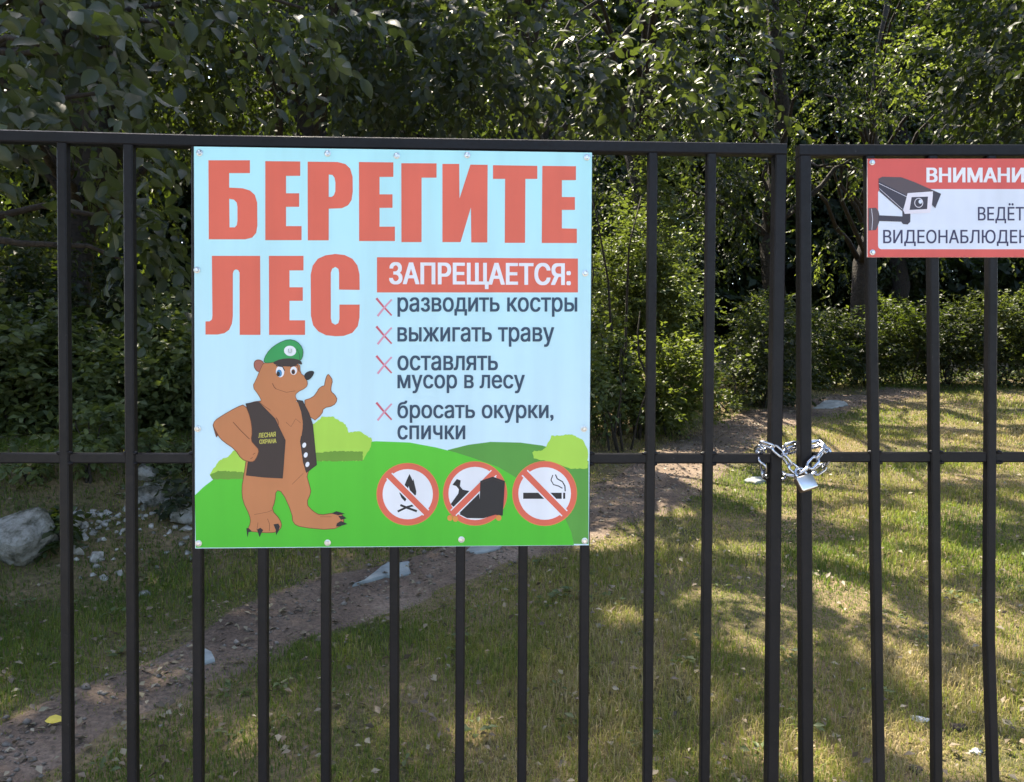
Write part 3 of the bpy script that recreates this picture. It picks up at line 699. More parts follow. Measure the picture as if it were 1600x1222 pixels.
f1 = noise_fac(nt, 22, 6); l.new(ramp(nt, f1, [(0.3, (0.012, 0.010, 0.008)), (0.7, (0.040, 0.032, 0.026))]), p.inputs['Base Color']); p.inputs['Roughness'].default_value = 0.9
bp = n.new('ShaderNodeBump'); bp.inputs['Strength'].default_value = .9; bp.inputs['Distance'].default_value = .03; l.new(f1, bp.inputs['Height']); l.new(bp.outputs[0], p.inputs['Normal'])

def unit(a): return a / np.maximum(np.linalg.norm(a, axis=-1, keepdims=True), 1e-9)

def W(px, py, dist):
    """world point at a given distance y along a photograph pixel's ray"""
    d = ray(px, py); return np.array(CAM + d * (dist / d.y))

# patches of lawn the sun reaches: (px, py, half width m along x, half depth m)
DAPPLES = [(1150, 664, .95, 1.3), (1130, 690, .6, .9), (1180, 655, .7, 1.0), (1085, 738, .5, .6), (1105, 700, .45, .7), (1290, 700, .50, .30), (1360, 702, .5, .35), (1465, 655, .8, .6), (1570, 610, 1.6, 1.2), (1190, 770, .45, .30), (1300, 775, .35, .22), (1385, 812, .42, .22), (1500, 802, .40, .22), (1570, 730, .5, .35),
           (1330, 868, .22, .13), (1335, 938, .17, .13), (1300, 915, .10, .10), (1150, 858, .20, .10), (975, 966, .12, .10), (1208, 1166, .13, .10), (1262, 1192, .11, .08), (1405, 885, .24, .12), (1560, 880, .2, .15), (392, 1140, .13, .13), (430, 1165, .09, .08), (862, 1180, .12, .07), (760, 1150, .10, .10),
           (1545, 1190, .2, .10), (1440, 1165, .14, .07), (1590, 990, .2, .2), (1230, 800, .25, .15), (1440, 850, .2, .1), (1060, 800, .25, .2), (960, 850, .2, .12), (1100, 640, .5, .6), (1010, 660, .3, .3), (300, 1180, .08, .06), (1240, 690, .6, .3), (1420, 745, .4, .2), (1530, 690, .5, .25), (1120, 930, .1, .08), (1480, 930, .12, .08)]
DP = np.array([[*gpt(a, b)[:2], c * (1.6 if b > 840 else 1.2), d * (1.7 if b > 840 else 1.2)] for a, b, c, d in DAPPLES])

LIT = [(W(1075, 70, 6.2), .6), (W(845, 75, 6.6), .35), (W(1060, 160, 10.5), .65), (W(1430, 170, 13), 1.0), (W(525, 140, 8.5), .3), (W(250, 150, 8.2), .3), (W(1085, 525, 9.2), .6), (W(1190, 480, 10.8), .55), (W(965, 530, 9), .3), (W(1520, 470, 14), .7), (W(65, 365, 8.5), .35), (W(1100, 400, 10), .35), (W(1270, 110, 12), .4)]
def sun_open(P):
    """True for leaves whose shadow would fall where the sun reaches the lawn: gaps in the crowns"""
    t = (P[:, 2] - 0.6) / SUN[2]
    for _ in range(4):
        g = P[:, :2] - SUN[None, :2] * t[:, None]; t = (P[:, 2] - gz(g[:, 0], g[:, 1])) / SUN[2]
    g = P[:, :2] - SUN[None, :2] * t[:, None]
    op = np.zeros(len(P), bool)
    jx = 0.10 * snoise(g[:, 0], g[:, 1], 5.0, 31); jy = 0.10 * snoise(g[:, 0], g[:, 1], 5.0, 32)
    for x, y, rx, ry in DP:
        op |= ((g[:, 0] - x) / rx + jx / rx * min(rx, .6)) ** 2 + ((g[:, 1] - y) / ry + jy / ry * min(ry, .6)) ** 2 < 1
    thr = 1.35 - 0.62 * sstep(0.3, 4.0, g[:, 0]) - 0.25 * sstep(7.5, 10.5, g[:, 1])
    op |= (snoise(g[:, 0] * 1.0, g[:, 1] * 1.6, 2.1, 33) > thr + .75 * (1 - sstep(4.6, 7.0, g[:, 1]))) & (g[:, 1] > 2.2)
    op &= t > 0.4
    for q, rad in LIT:                                        # sprays that the sun reaches
        v = P - q; s_ = v @ SUN
        op |= (s_ > rad * 1.1) & (np.linalg.norm(v - s_[:, None] * SUN, axis=1) < rad * 1.1)
    return op

def make_leaves(pos, dirv, nrm, size, wr, detail):
    """leaf blades: kite of two folded triangles, or a fuller outline when detail"""
    d = unit(dirv); s_ = unit(np.cross(d, nrm)); nn_ = np.cross(s_, d)
    L = size[:, None]; Wd = (size * wr)[:, None]; N = len(pos)
    if not detail:
        V = np.stack([pos, pos + d * L * .42 + s_ * Wd * .5 + nn_ * Wd * .16, pos + d * L - nn_ * L * .10, pos + d * L * .42 - s_ * Wd * .5 + nn_ * Wd * .16], 1)
        b = np.arange(N)[:, None] * 4
        return V.reshape(-1, 3), [np.concatenate([b + [[0, 1, 2]], b + [[0, 2, 3]]])], 4
    row = []
    for t, w_, dz in ((0, 0, 0), (.22, .36, 0), (.5, .5, -.03), (.78, .33, -.10), (1, 0, -.2)):
        c = pos + d * L * t + nn_ * L * dz
        if w_ == 0: row.append([c])
        else: row.append([c + s_ * Wd * w_ + nn_ * Wd * .13, c, c - s_ * Wd * w_ + nn_ * Wd * .13])
    V = np.stack([q for r_ in row for q in r_], 1)                # 0 | 1 2 3 | 4 5 6 | 7 8 9 | 10
    b = np.arange(N)[:, None] * 11
    T = np.concatenate([b + [[0, 1, 2]], b + [[0, 2, 3]], b + [[7, 10, 8]], b + [[8, 10, 9]]])
    Q = np.concatenate([b + [[1, 4, 5, 2]], b + [[2, 5, 6, 3]], b + [[4, 7, 8, 5]], b + [[5, 8, 9, 6]]])
    return V.reshape(-1, 3), [T, Q], 11

def sprays(centers, crad, twigs, lpt, tl, size, outc, droop=0.35, seed=0):
    """twigs of leaves round clump centres; returns leaf position, direction, normal, size, twig lines"""
    r = np.random.default_rng(seed); n_ = len(centers) * twigs
    C = np.repeat(centers, twigs, 0); rad = np.repeat(crad, twigs)[:, None]
    off = unit(r.normal(size=(n_, 3))) * (r.random((n_, 1)) ** .45) * rad * np.array([1, 1, .72])
    st = C + off
    d = unit(off * .8 + unit(C - outc[None]) * .5 * rad + r.normal(size=(n_, 3)) * .35 * rad - np.array([0, 0, droop]) * rad)
    u = (np.arange(lpt) + .5) / lpt
    P = st[:, None] + d[:, None] * (u[None, :, None] * tl * r.uniform(.6, 1.2, (n_, 1, 1))); P[..., 2] -= (u[None] ** 2) * tl * .22
    side = unit(np.cross(d, np.array([0, 0, 1.0])) + 1e-3)
    sg = np.where(np.arange(lpt) % 2, 1.0, -1.0)[None, :, None]
    ld = unit(d[:, None] * .7 + side[:, None] * sg * .8 + r.normal(size=P.shape) * .32 - np.array([0, 0, .35]))
    nr = unit(np.array([0, 0, 1.0]) + r.normal(size=P.shape) * .9)
    sz = size * r.uniform(.6, 1.15, P.shape[:2])
    return P.reshape(-1, 3), ld.reshape(-1, 3), nr.reshape(-1, 3), sz.ravel(), st, d

def foliage(name, centers, crad, twigs, lpt, tl, size, mat, parent, outc, detail=False, wr=.55, droop=.35, seed=0, carve=True, clear=None):
    P, ld, nr, sz, st, d = sprays(centers, crad, twigs, lpt, tl, size, outc, droop, seed)
    keep = np.ones(len(P), bool)
    if carve: keep &= ~sun_open(P)
    keep &= P[:, 2] > gz(P[:, 0], P[:, 1]) + .01
    keep &= ~((P[:, 1] < 2.0) & (P[:, 2] < 3.2))
    P, ld, nr, sz = P[keep], ld[keep], nr[keep], sz[keep]
    V, Fs, k_ = make_leaves(P, ld, nr, sz, wr, detail)
    r = np.random.default_rng(seed + 1)
    base = np.clip(r.normal(.45, .22, len(P)), 0, 1)
    return np_mesh(name, V, Fs, mat, parent, np.repeat(base, k_)), st, d

def ellipsoid_clumps(c, rad, n_, seed, shell=.55, zmin=None):
    r = np.random.default_rng(seed)
    q = unit(r.normal(size=(n_, 3))) * (shell + (1 - shell) * r.random((n_, 1))) ** 1.0 * np.array(rad) + np.array(c)
    return q

def woody(name, paths, mat, parent, sides=8):
    V, Fc = [], []
    for pts, rad in paths:
        v, f = sweep(pts, rad, sides); b = len(V); V += v; Fc += [tuple(i + b for i in q) for q in f]
    return mesh_obj(name, V, Fc, mat, parent, smooth=True)

def bend(a, b, n_, sag, seed):
    r = np.random.default_rng(seed); a, b = np.array(a, float), np.array(b, float); t = np.linspace(0, 1, n_)[:, None]
    P = a + (b - a) * t; L = np.linalg.norm(b - a)
    P[:, 2] += (np.sin(t[:, 0] * math.pi) * sag * L); P[1:-1] += r.normal(size=(n_ - 2, 3)) * L * .025
    return P

def tree(name, label, group, x, y, h, crowns, mat, size, tr=.16, twigs=22, lpt=9, tl=.42, seed=0, detail=False, lean=(0, 0), cat='tree', limbs=16, carve=True, cr=(.5, .85), wr=.55):
    """crowns: (centre, radii, clumps) ellipsoids; trunk with limbs that reach the clumps"""
    z0 = float(gz(x, y)); root = empty(name, (x, y, z0 - .05)); tag(root, label, cat, group)
    r = np.random.default_rng(seed)
    cl = np.concatenate([ellipsoid_clumps(c, rd, k_, seed + i) for i, (c, rd, k_) in enumerate(crowns)])
    cl = cl[cl[:, 2] > gz(cl[:, 0], cl[:, 1]) + .3]
    top = np.array([x + lean[0], y + lean[1], z0 + h * .86])
    tp = bend((x, y, z0 - .1), top, 9, 0, seed + 5); tp[:, :2] += np.stack([snoise(np.linspace(0, 3, 9), 0, .6, seed), snoise(np.linspace(0, 3, 9), 0, .6, seed + 1)], -1) * .12 * np.linspace(0, 1, 9)[:, None]
    rad = tr * np.linspace(1.25, .18, 9); rad[0] *= 1.25
    paths = [(tp, rad)]
    order = r.permutation(len(cl))[:limbs]
    for i, j in enumerate(order):
        tgt = cl[j]; zt_ = np.clip((tgt[2] - z0) * r.uniform(.45, .75), h * .12, h * .8) + z0
        k_ = int(np.clip(np.searchsorted(tp[:, 2], zt_), 1, 8)); s_ = tp[k_]
        paths.append((bend(s_, tgt, 7, .08, seed * 31 + i), rad[k_] * np.linspace(.36, .05, 7) + .004))
    woody('trunk', paths, m_bark, root)
    foliage('crown', cl, r.uniform(*cr, len(cl)), twigs, lpt, tl, size, mat, root, np.array([x, y, z0 + h * .5]), detail, wr, .35, seed, carve)
    return root

def shrub(name, label, group, x, y, h, w, mat, size, clumps=14, twigs=20, lpt=9, tl=.28, seed=0, cat='shrub', detail=False, cr=(.22, .42), wr=.55, carve=False, depth=None):
    z0 = float(gz(x, y)); root = empty(name, (x, y, z0 - .03)); tag(root, label, cat, group)
    c = ellipsoid_clumps((x, y, z0 + h * .46), (w / 2 * .9, (depth or w) / 2 * .9, h * .46), int(clumps * 1.35), seed, .3)
    r = np.random.default_rng(seed); paths = []
    for i in range(min(5, len(c))):
        b0 = (x + r.normal() * w * .06, y + r.normal() * w * .06, z0 - .05)
        paths.append((bend(b0, c[i], 6, .05, seed * 17 + i), np.linspace(.011, .003, 6) * (1 + h * .25)))
    woody('stem', paths, m_bark, root, 6)
    foliage('foliage', c, r.uniform(*cr, len(c)), twigs, lpt, tl, size, mat, root, np.array([x, y, z0]), detail, wr, .15, seed, carve)
    return root

# ------------------------------------------------------------------ trees
# near tree at the left edge with large leaves reaching into the frame
crown0 = [(W(30, 130, 4.2), (.55, .5, .35), 5), (W(110, 0, 4.6), (.8, .7, .25), 5), (W(330, -30, 4.8), (.8, .7, .25), 5), (W(160, 340, 5.4), (.35, .35, .4), 3), (W(-260, 60, 5.0), (1.0, 1.0, 1.0), 6), ((-4.4, 6.4, 6.7), (1.8, 1.6, 1.0), 8)]
tree('tree', 'broad-leaved tree hanging large dull leaves over the left end of the gate', None, -4.5, 5.6, 7.2, crown0, L_LEAF, .13, .12, 12, 8, .5, seed=3, detail=True, limbs=22, cr=(.28, .45))
# tree leaning over the middle, its sprays hang above the rail
crown1 = [(W(840, 60, 6.6), (.9, .8, .6), 8), (W(1075, 60, 6.2), (.55, .7, .55), 6), (W(640, 40, 7.2), (1.1, .9, .7), 9), ((0.9, 9.6, 7.3), (2.9, 2.4, 2.0), 36), ((0.4, 9.0, 8.6), (3.2, 2.8, .9), 46), (W(700, 150, 9), (1.6, .9, .9), 12), (W(930, 330, 9.2), (.5, .6, 1.2), 8)]  # the flat high ellipsoid is added out of view to shade the lawn
tree('tree', 'tall tree behind the big sign with drooping sprays over its top edge', None, .2, 10.5, 9.4, crown1, L_GREY, .115, .15, 24, 9, .46, seed=5, detail=True, limbs=12, cr=(.34, .6))
tree('tree', 'dark tree rising behind the left bank and its rubble', None, -5.6, 9.8, 10, [((-5.4, 9.6, 6.0), (2.6, 2.2, 3.2), 46), ((-4.8, 9.0, 9.0), (2.8, 2.4, 1.8), 40), (W(60, 300, 9), (1.0, .7, .9), 8)], L_MID, .11, .19, 21, 9, .46, seed=8, limbs=24)
tree('tree', 'dark leafy tree seen over the sign\'s left corner', None, -2.7, 10.8, 11, [((-2.7, 10.4, 6.0), (2.4, 2.0, 2.6), 42), ((-2.4, 9.6, 9.4), (3.2, 2.8, 1.8), 70)], L_DEEP, .11, .2, 21, 9, .46, seed=13, limbs=24)
tree('tree', 'tree with a thick dark trunk standing just right of the big sign', None, 2.43, 15.2, 12.5, [((2.5, 13.8, 8.6), (3.2, 2.6, 3.2), 78), ((2.8, 12.2, 10.2), (3.2, 2.8, 1.0), 56), ((3.0, 14.6, 5.6), (2.2, 1.2, 1.3), 20), (W(1060, 150, 11), (.6, .6, .9), 8)], L_GREY, .11, .25, 20, 9, .46, seed=21, limbs=12)  # second ellipsoid: canopy added above the view to shade the lawn
tree('tree', 'dense tree above the meeting stiles of the gate', None, 5.0, 14.6, 12, [((4.6, 14.4, 6.3), (2.6, 2.0, 2.6), 64), ((4.8, 14.8, 9.6), (3.0, 2.6, 1.9), 56), ((5.6, 12.6, 10.4), (2.6, 2.0, .9), 30)], L_DEEP, .11, .2, 20, 9, .46, seed=34, limbs=12)  # last ellipsoid: canopy added out of view for shade on the lawn
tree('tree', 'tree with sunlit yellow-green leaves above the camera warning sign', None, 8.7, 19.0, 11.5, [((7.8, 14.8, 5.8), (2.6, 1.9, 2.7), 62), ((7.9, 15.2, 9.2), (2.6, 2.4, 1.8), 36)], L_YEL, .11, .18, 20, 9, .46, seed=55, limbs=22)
tree('tree', 'dark tree at the right edge behind the camera warning sign', None, 11.0, 14.8, 11, [((10.8, 14.6, 6.0), (2.4, 2.0, 3.0), 60), ((10.6, 14.9, 9.4), (2.6, 2.4, 1.6), 30)], L_MID, .11, .2, 20, 9, .46, seed=89, limbs=22)
tree('tree', 'dark tree behind the leftmost bars of the gate', None, -8.8, 10.6, 10.5, [((-8.6, 10.4, 6.2), (2.4, 2.2, 3.4), 66)], L_DEEP, .11, .19, 20, 9, .46, seed=91, limbs=20)
# deeper wood: one tree and its copies
LB = 'tree standing back in the dark wood among others'
z0 = float(gz(0, 20))
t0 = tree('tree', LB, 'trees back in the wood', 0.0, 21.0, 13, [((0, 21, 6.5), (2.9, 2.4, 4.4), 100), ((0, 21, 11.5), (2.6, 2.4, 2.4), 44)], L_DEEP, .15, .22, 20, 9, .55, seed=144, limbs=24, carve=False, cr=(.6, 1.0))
for i, (x, y, a, s_) in enumerate(((-4.6, 21.5, 1.0, 1.05), (4.2, 22, 2.0, 1.0), (8.6, 22.5, 3.1, 1.05), (13, 22, 4.0, 1.0), (-9.2, 20, 5.0, 1.1), (-13.5, 18, .5, 1.0), (17, 22, 1.5, 1.1), (-2.2, 24, 2.6, 1.25), (2.4, 24.5, 3.6, 1.2), (6.8, 25, 4.4, 1.25), (11, 25.5, 5.4, 1.2), (-7, 23, .2, 1.2), (-12, 22, 1.2, 1.2), (15.6, 26, 2.2, 1.25), (20.5, 24, .9, 1.2), (-16.5, 20, 3.3, 1.2))):
    r2 = t0.copy(); COL.objects.link(r2); r2.location = (x, y, float(gz(x, y)) - .1); r2.rotation_euler.z = a; r2.scale = (s_, s_, s_)
    for ch in list(t0.children):
        c2 = ch.copy(); COL.objects.link(c2); c2.parent = r2

LB = 'young leafy tree filling the dark ground storey of the wood'
y0_ = tree('young_tree', LB, 'young trees under the wood', -1.0, 17.2, 5.2, [((-1.0, 17.2, 3.4), (1.7, 1.3, 2.1), 60)], L_DEEP, .13, .06, 20, 9, .45, seed=150, limbs=18, carve=False, cr=(.45, .75))
for i, (x, y, a, s_) in enumerate(((1.2, 16.6, 1, 1.0), (3.6, 17.6, 2, 1.0), (6.0, 18.2, 3, 1.05), (8.6, 18.0, 4, 1.0), (11.2, 17.6, 5, 1.0), (13.6, 17.8, 0, 1.05), (-3.4, 16.4, 1.4, 1), (-5.8, 15.6, 2.4, 1), (-8.2, 14.8, 3.4, 1.05), (-10.8, 13.6, 4.4, 1.05), (-13, 12.5, 5.4, 1), (2.4, 19.4, .7, 1.2), (7.4, 20.2, 1.7, 1.2), (10.0, 20.0, 2.7, 1.2), (4.8, 20, 3.7, 1.2), (-2.2, 18.8, 4.7, 1.2), (-7, 18, 5.7, 1.2), (12.4, 20, .3, 1.2), (16, 18.6, 1.3, 1.15), (0, 19.0, 2.2, 1.2))):
    r2 = y0_.copy(); COL.objects.link(r2); r2.location = (x, y, float(gz(x, y)) - .05); r2.rotation_euler.z = a; r2.scale = (s_, s_, s_)
    for ch in list(y0_.children):
        c2 = ch.copy(); COL.objects.link(c2); c2.parent = r2
# the far wood, one mass nobody could count
r = np.random.default_rng(160); n_ = 6500
cc = np.stack([r.uniform(-34, 36, n_), r.uniform(27, 37, n_), 0 * np.zeros(n_)], -1); cc[:, 2] = gz(cc[:, 0], cc[:, 1]) + 17 * r.random(n_) ** 1.1
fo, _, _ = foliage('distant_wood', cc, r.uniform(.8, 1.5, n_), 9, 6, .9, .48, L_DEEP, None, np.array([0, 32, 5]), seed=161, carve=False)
tag(fo, 'far dark wood closing the view behind the trees', 'wood', kind='stuff')

# ------------------------------------------------------------------ shrubs and undergrowth
shrub('shrub', 'tall grey-green bush pressed against the right edge of the big sign', None, 1.3, 9.3, 4.6, 1.9, L_UNDER, .08, 74, 26, 9, .3, seed=201, cr=(.3, .5), depth=1.4, carve=True)
shrub('shrub', 'grey-green bush behind the two bars right of the big sign', None, 1.85, 11.3, 2.9, 1.6, L_UNDER, .08, 54, 24, 9, .3, seed=202, cr=(.3, .5), carve=False)
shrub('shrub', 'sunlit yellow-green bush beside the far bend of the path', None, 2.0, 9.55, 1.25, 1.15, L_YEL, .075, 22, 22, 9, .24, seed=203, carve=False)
shrub('shrub', 'low leafy bush by the path behind the left gate stile', None, 3.2, 11.4, 1.4, 1.3, L_HEDGE, .08, 20, 22, 9, .26, seed=204, carve=True)
shrub('shrub', 'bush behind the gap between the two gate leaves', None, 4.4, 13.2, 2.1, 1.6, L_HEDGE, .085, 24, 20, 9, .28, seed=205)
shrub('shrub', 'low bush behind the first bar of the camera sign leaf', None, 5.9, 14.5, 1.5, 1.9, L_GREY, .085, 26, 20, 9, .28, seed=206)
shrub('shrub', 'low bush behind the second bar under the camera warning sign', None, 7.5, 14.9, 1.9, 1.8, L_MID, .085, 26, 20, 9, .28, seed=207)
shrub('shrub', 'pale green bush at the right edge of the lawn', None, 9.3, 14.8, 2.4, 1.9, L_HEDGE, .085, 28, 20, 9, .28, seed=208)
shrub('shrub', 'bush beyond the right end of the lawn', None, 11.2, 14.4, 1.7, 2.2, L_MID, .085, 26, 20, 9, .28, seed=209)
shrub('shrub', 'low green undergrowth bush behind the large pale boulder', None, -4.6, 7.0, 1.3, 1.7, L_UNDER, .09, 26, 22, 9, .28, seed=210, detail=True)
shrub('shrub', 'leafy bush above the rubble on the left bank', None, -3.2, 7.2, 1.2, 1.5, L_UNDER, .085, 24, 22, 9, .28, seed=211, detail=True)
shrub('shrub', 'dark bush behind the left edge of the big sign', None, -2.2, 8.2, 1.7, 1.5, L_DEEP, .085, 26, 22, 9, .28, seed=212)
shrub('shrub', 'green bush growing behind the leftmost bar', None, -6.0, 7.6, 1.7, 1.6, L_UNDER, .085, 24, 22, 9, .28, seed=213)
shrub('shrub', 'low weedy plant with broad leaves beside the rubble heap', None, *W(135, 775, 5.9)[:2], .35, .4, L_UNDER, .08, 5, 8, 6, .12, seed=214, detail=True, cr=(.1, .18))
shrub('shrub', 'low dark plant between the rubble and the sign\'s lower corner', None, *W(276, 850, 5.6)[:2], .28, .32, L_DEEP, .07, 4, 8, 6, .11, seed=215, detail=True, cr=(.1, .18))
shrub('shrub', 'bush hidden behind the middle of the big sign', None, -.4, 9.2, 1.8, 2.0, L_UNDER, .085, 24, 20, 9, .28, seed=216)

for i, (lb, x, y, h, w, m) in enumerate((
        ('grey-green bush filling the corner between the path and the tall bush', 1.75, 9.7, 1.7, 1.4, L_GREY), ('low bush directly behind the left gate stile', 3.9, 11.9, 1.6, 1.5, L_GREY),
        ('low bush right of the pale flat stone at the path\'s far end', 5.2, 14.0, 1.3, 1.5, L_MID), ('small bush between the first and second bars of the camera sign leaf', 6.7, 14.9, 1.2, 1.3, L_HEDGE),
        ('bush between the second and third bars of the camera sign leaf', 8.4, 14.9, 1.9, 1.6, L_GREY), ('grey-green bush at the right frame edge beyond the lawn', 10.2, 14.6, 1.9, 1.7, L_GREY),
        ('green bush standing right behind the large pale boulder', -4.35, 6.9, .9, 1.1, L_UNDER), ('green bush just above the rubble behind the second bar', -3.35, 6.9, .8, 1.0, L_UNDER), ('green bush pressed against the sign\'s left edge above the rubble', -2.75, 7.0, .9, .9, L_UNDER),
        ('small leafy bush at the foot of the tall bush beside the path', 1.2, 8.7, 1.5, 1.2, L_UNDER),
        ('low dark bush between the boulder and the rubble', -4.0, 7.3, 1.0, 1.2, L_DEEP), ('bush hanging over the top of the rubble beside the sign', -2.75, 7.7, 1.2, 1.3, L_UNDER), ('dark bush at the far left behind the boulder', -5.4, 8.4, 2.0, 1.7, L_DEEP))):
    shrub('shrub', lb, None, x, y, h, w, m, .085, 22, 21, 9, .26, seed=230 + i, carve=('path' in lb))
for i, (lb, px, py, h, w, m) in enumerate((
        ('broad-leaved plant rising behind the top of the large pale boulder', 30, 775, .42, .7, L_UNDER), ('tuft of leaves against the foot of the large pale boulder', 12, 872, .30, .5, L_UNDER), ('leafy tuft at the foot of the middle-sized boulder', 78, 868, .26, .4, L_MID), ('small weedy plant growing between the pale boulders and the second bar', 118, 770, .45, .6, L_UNDER),
        ('small weedy plant over the top edge of the rubble', 225, 752, .4, .6, L_UNDER),
        ('weedy plant half hidden by the sign\'s left edge at the top of the rubble', 288, 752, .45, .6, L_UNDER))):
    g_ = gpt(px, py); shrub('weedy_plant', lb, None, g_[0], g_[1] + .15, h * .7, w * .7, m, .065, 5, 8, 6, .10, seed=280 + i, cat='plant', detail=True, cr=(.07, .12))
# leafy ground cover on the wood floor and the bank
r = np.random.default_rng(260); n_ = 60000
x = r.uniform(-13, 16, n_); y = r.uniform(5.5, 19, n_); d = (x - A0[0]) * NL[0] + (y - A0[1]) * NL[1]; pd = path_dist(x, y)
edge = np.where(x < 4.6, 1.25 + .3 * snoise(x, y, 1.0, 61), -9)
keep = (((x < 4.6) & (d > edge) & ((y > 6.9) | (d > 1.7 + .35 * snoise(x, y, 2.0, 65))) & (pd > 1.5)) | (y > 14.0 + .25 * snoise(x, y, 1.2, 62))) & (r.random(n_) < .75 + .25 * snoise(x, y, 1.5, 63))
x, y = x[keep], y[keep]; N = len(x)
P = np.stack([x, y, gz(x, y) + r.uniform(.02, .26, N) * (.6 + .4 * snoise(x, y, 1.1, 64))], -1); P[:, 2] = np.maximum(P[:, 2], gz(x, y) + .015)
V, Fs, k_ = make_leaves(P, np.concatenate([r.normal(size=(N, 2)), -.1 + r.normal(size=(N, 1)) * .5], 1), np.array([0, 0, 1.0]) + r.normal(size=(N, 3)) * .6, r.uniform(.05, .115, N), .55, False)
tag(np_mesh('ground_cover', V, Fs, L_UNDER, None, np.repeat(np.clip(r.normal(.45, .22, N), 0, 1), k_)), 'low leafy ground cover on the bank and the wood floor', 'ground cover', kind='stuff')

# ------------------------------------------------------------------ boulders, rubble, flat stones
m_rock, nt, n, l, p = new_mat('pale_rock')
f1 = noise_fac(nt, 9, 9, rough=.68); f2 = noise_fac(nt, 26, 9, rough=.7)
l.new(ramp(nt, f1, [(0.38, (0.05, 0.052, 0.03)), (0.47, (0.19, 0.185, 0.155)), (0.58, (0.38, 0.37, 0.34))]), p.inputs['Base Color']); p.inputs['Roughness'].default_value = .9
bp = n.new('ShaderNodeBump'); bp.inputs['Strength'].default_value = 1.0; bp.inputs['Distance'].default_value = .05; l.new(f2, bp.inputs['Height']); l.new(bp.outputs[0], p.inputs['Normal'])
m_rub, nt, n, l, p = new_mat('rubble_stone')
f1 = noise_fac(nt, 25, 8)
l.new(ramp(nt, f1, [(0.3, (0.15, 0.14, 0.12)), (0.5, (0.30, 0.285, 0.26)), (0.7, (0.44, 0.43, 0.40))]), p.inputs['Base Color']); p.inputs['Roughness'].default_value = .9
def rock(name, label, cat, group, c, sx, sy, sz, seed, n_=16, sub=2, mat=m_rock, sink=.3):
    r = np.random.default_rng(seed); bm = bmesh.new()
    for q in unit(r.normal(size=(n_, 3))) * r.uniform(.8, 1.05, (n_, 1)): bm.verts.new(q)
    g = bmesh.ops.convex_hull(bm, input=bm.verts[:])
    bmesh.ops.delete(bm, geom=[v for v in bm.verts if not v.link_faces], context='VERTS')
    bmesh.ops.bevel(bm, geom=bm.edges[:], offset=.06, segments=1, affect='EDGES')
    if sub: bmesh.ops.subdivide_edges(bm, edges=bm.edges[:], cuts=sub, use_grid_fill=True); bmesh.ops.triangulate(bm, faces=bm.faces)
    a = r.uniform(0, 6.28); ca, sa = math.cos(a), math.sin(a)
    for v in bm.verts:
        x, y, z = v.co; k_ = 1 + (.085 * mnoise.fractal(Vector((x * 2.0 + seed, y * 2.0, z * 2.0)), 1.0, 2.2, 5) if sub else 0)
        x, y, z = x * k_ * sx, y * k_ * sy, z * k_ * sz; v.co = (x * ca - y * sa, x * sa + y * ca, z)
    bmesh.ops.recalc_face_normals(bm, faces=bm.faces)
    me = bpy.data.meshes.new(name); bm.to_mesh(me); bm.free(); me.materials.append(mat)
    o = bpy.data.objects.new(name, me); link(o); o.location = (c[0], c[1], c[2] + sz * (1 - 2 * sink) * .5)
    return tag(o, label, cat, group)
c = gpt(10, 842); rock('boulder', 'large pale boulder lying behind the leftmost bar', 'rock', None, c, .38, .28, .30, 5, 13, 5, sink=.38)
c = gpt(62, 842); rock('boulder', 'middle-sized pale boulder touching the right side of the large one', 'rock', None, c, .21, .17, .20, 15, 11, 4, sink=.35)
c = gpt(92, 846); rock('boulder', 'smaller pale boulder just left of the rubble', 'rock', None, c, .11, .10, .11, 6, 11, 4)
c = gpt(34, 866); rock('boulder', 'low broken pale boulder in the grass in front of the large one', 'rock', None, c, .13, .10, .08, 16, 11, 4)
c = gpt(255, 778); rock('boulder', 'pale crumbly boulder half buried high on the left bank beside the sign', 'rock', None, c, .26, .2, .2, 7, 12, 5)
c = gpt(225, 748); rock('boulder', 'pale broken boulder at the top of the rubble by the second bar', 'rock', None, c, .13, .11, .11, 17, 11, 4)
c = gpt(288, 815); rock('boulder', 'grey boulder in the rubble touching the sign\'s left edge', 'rock', None, c, .13, .11, .10, 18, 11, 4)
r = np.random.default_rng(12)
for i in range(190):
    px = r.uniform(105, 302); py = 750 + (px - 120) * .10 + abs(r.normal()) * 46
    if px < 190: py += 45
    c = gpt(px, min(py, 905)); s_ = r.uniform(.010, .034) * (1.9 if i % 8 == 0 else 1)
    rock('rubble_stone', 'small pale broken stone in the rubble on the left bank', 'stone', 'rubble stones on the left bank', c, s_ * 1.2, s_, s_ * .95, 100 + i, 10, 0, m_rub if i % 3 else m_rock, sink=.45)
c = gpt(226, 930); rock('stone', 'single small white stone lying below the rubble between two bars', 'stone', None, c, .045, .04, .03, 61, 12, 1)
m_flat, nt, n, l, p = new_mat('grey_slab')
f1 = noise_fac(nt, 9, 6); l.new(ramp(nt, f1, [(0.3, (0.17, 0.19, 0.19)), (0.7, (0.31, 0.34, 0.34))]), p.inputs['Base Color']); p.inputs['Roughness'].default_value = .7
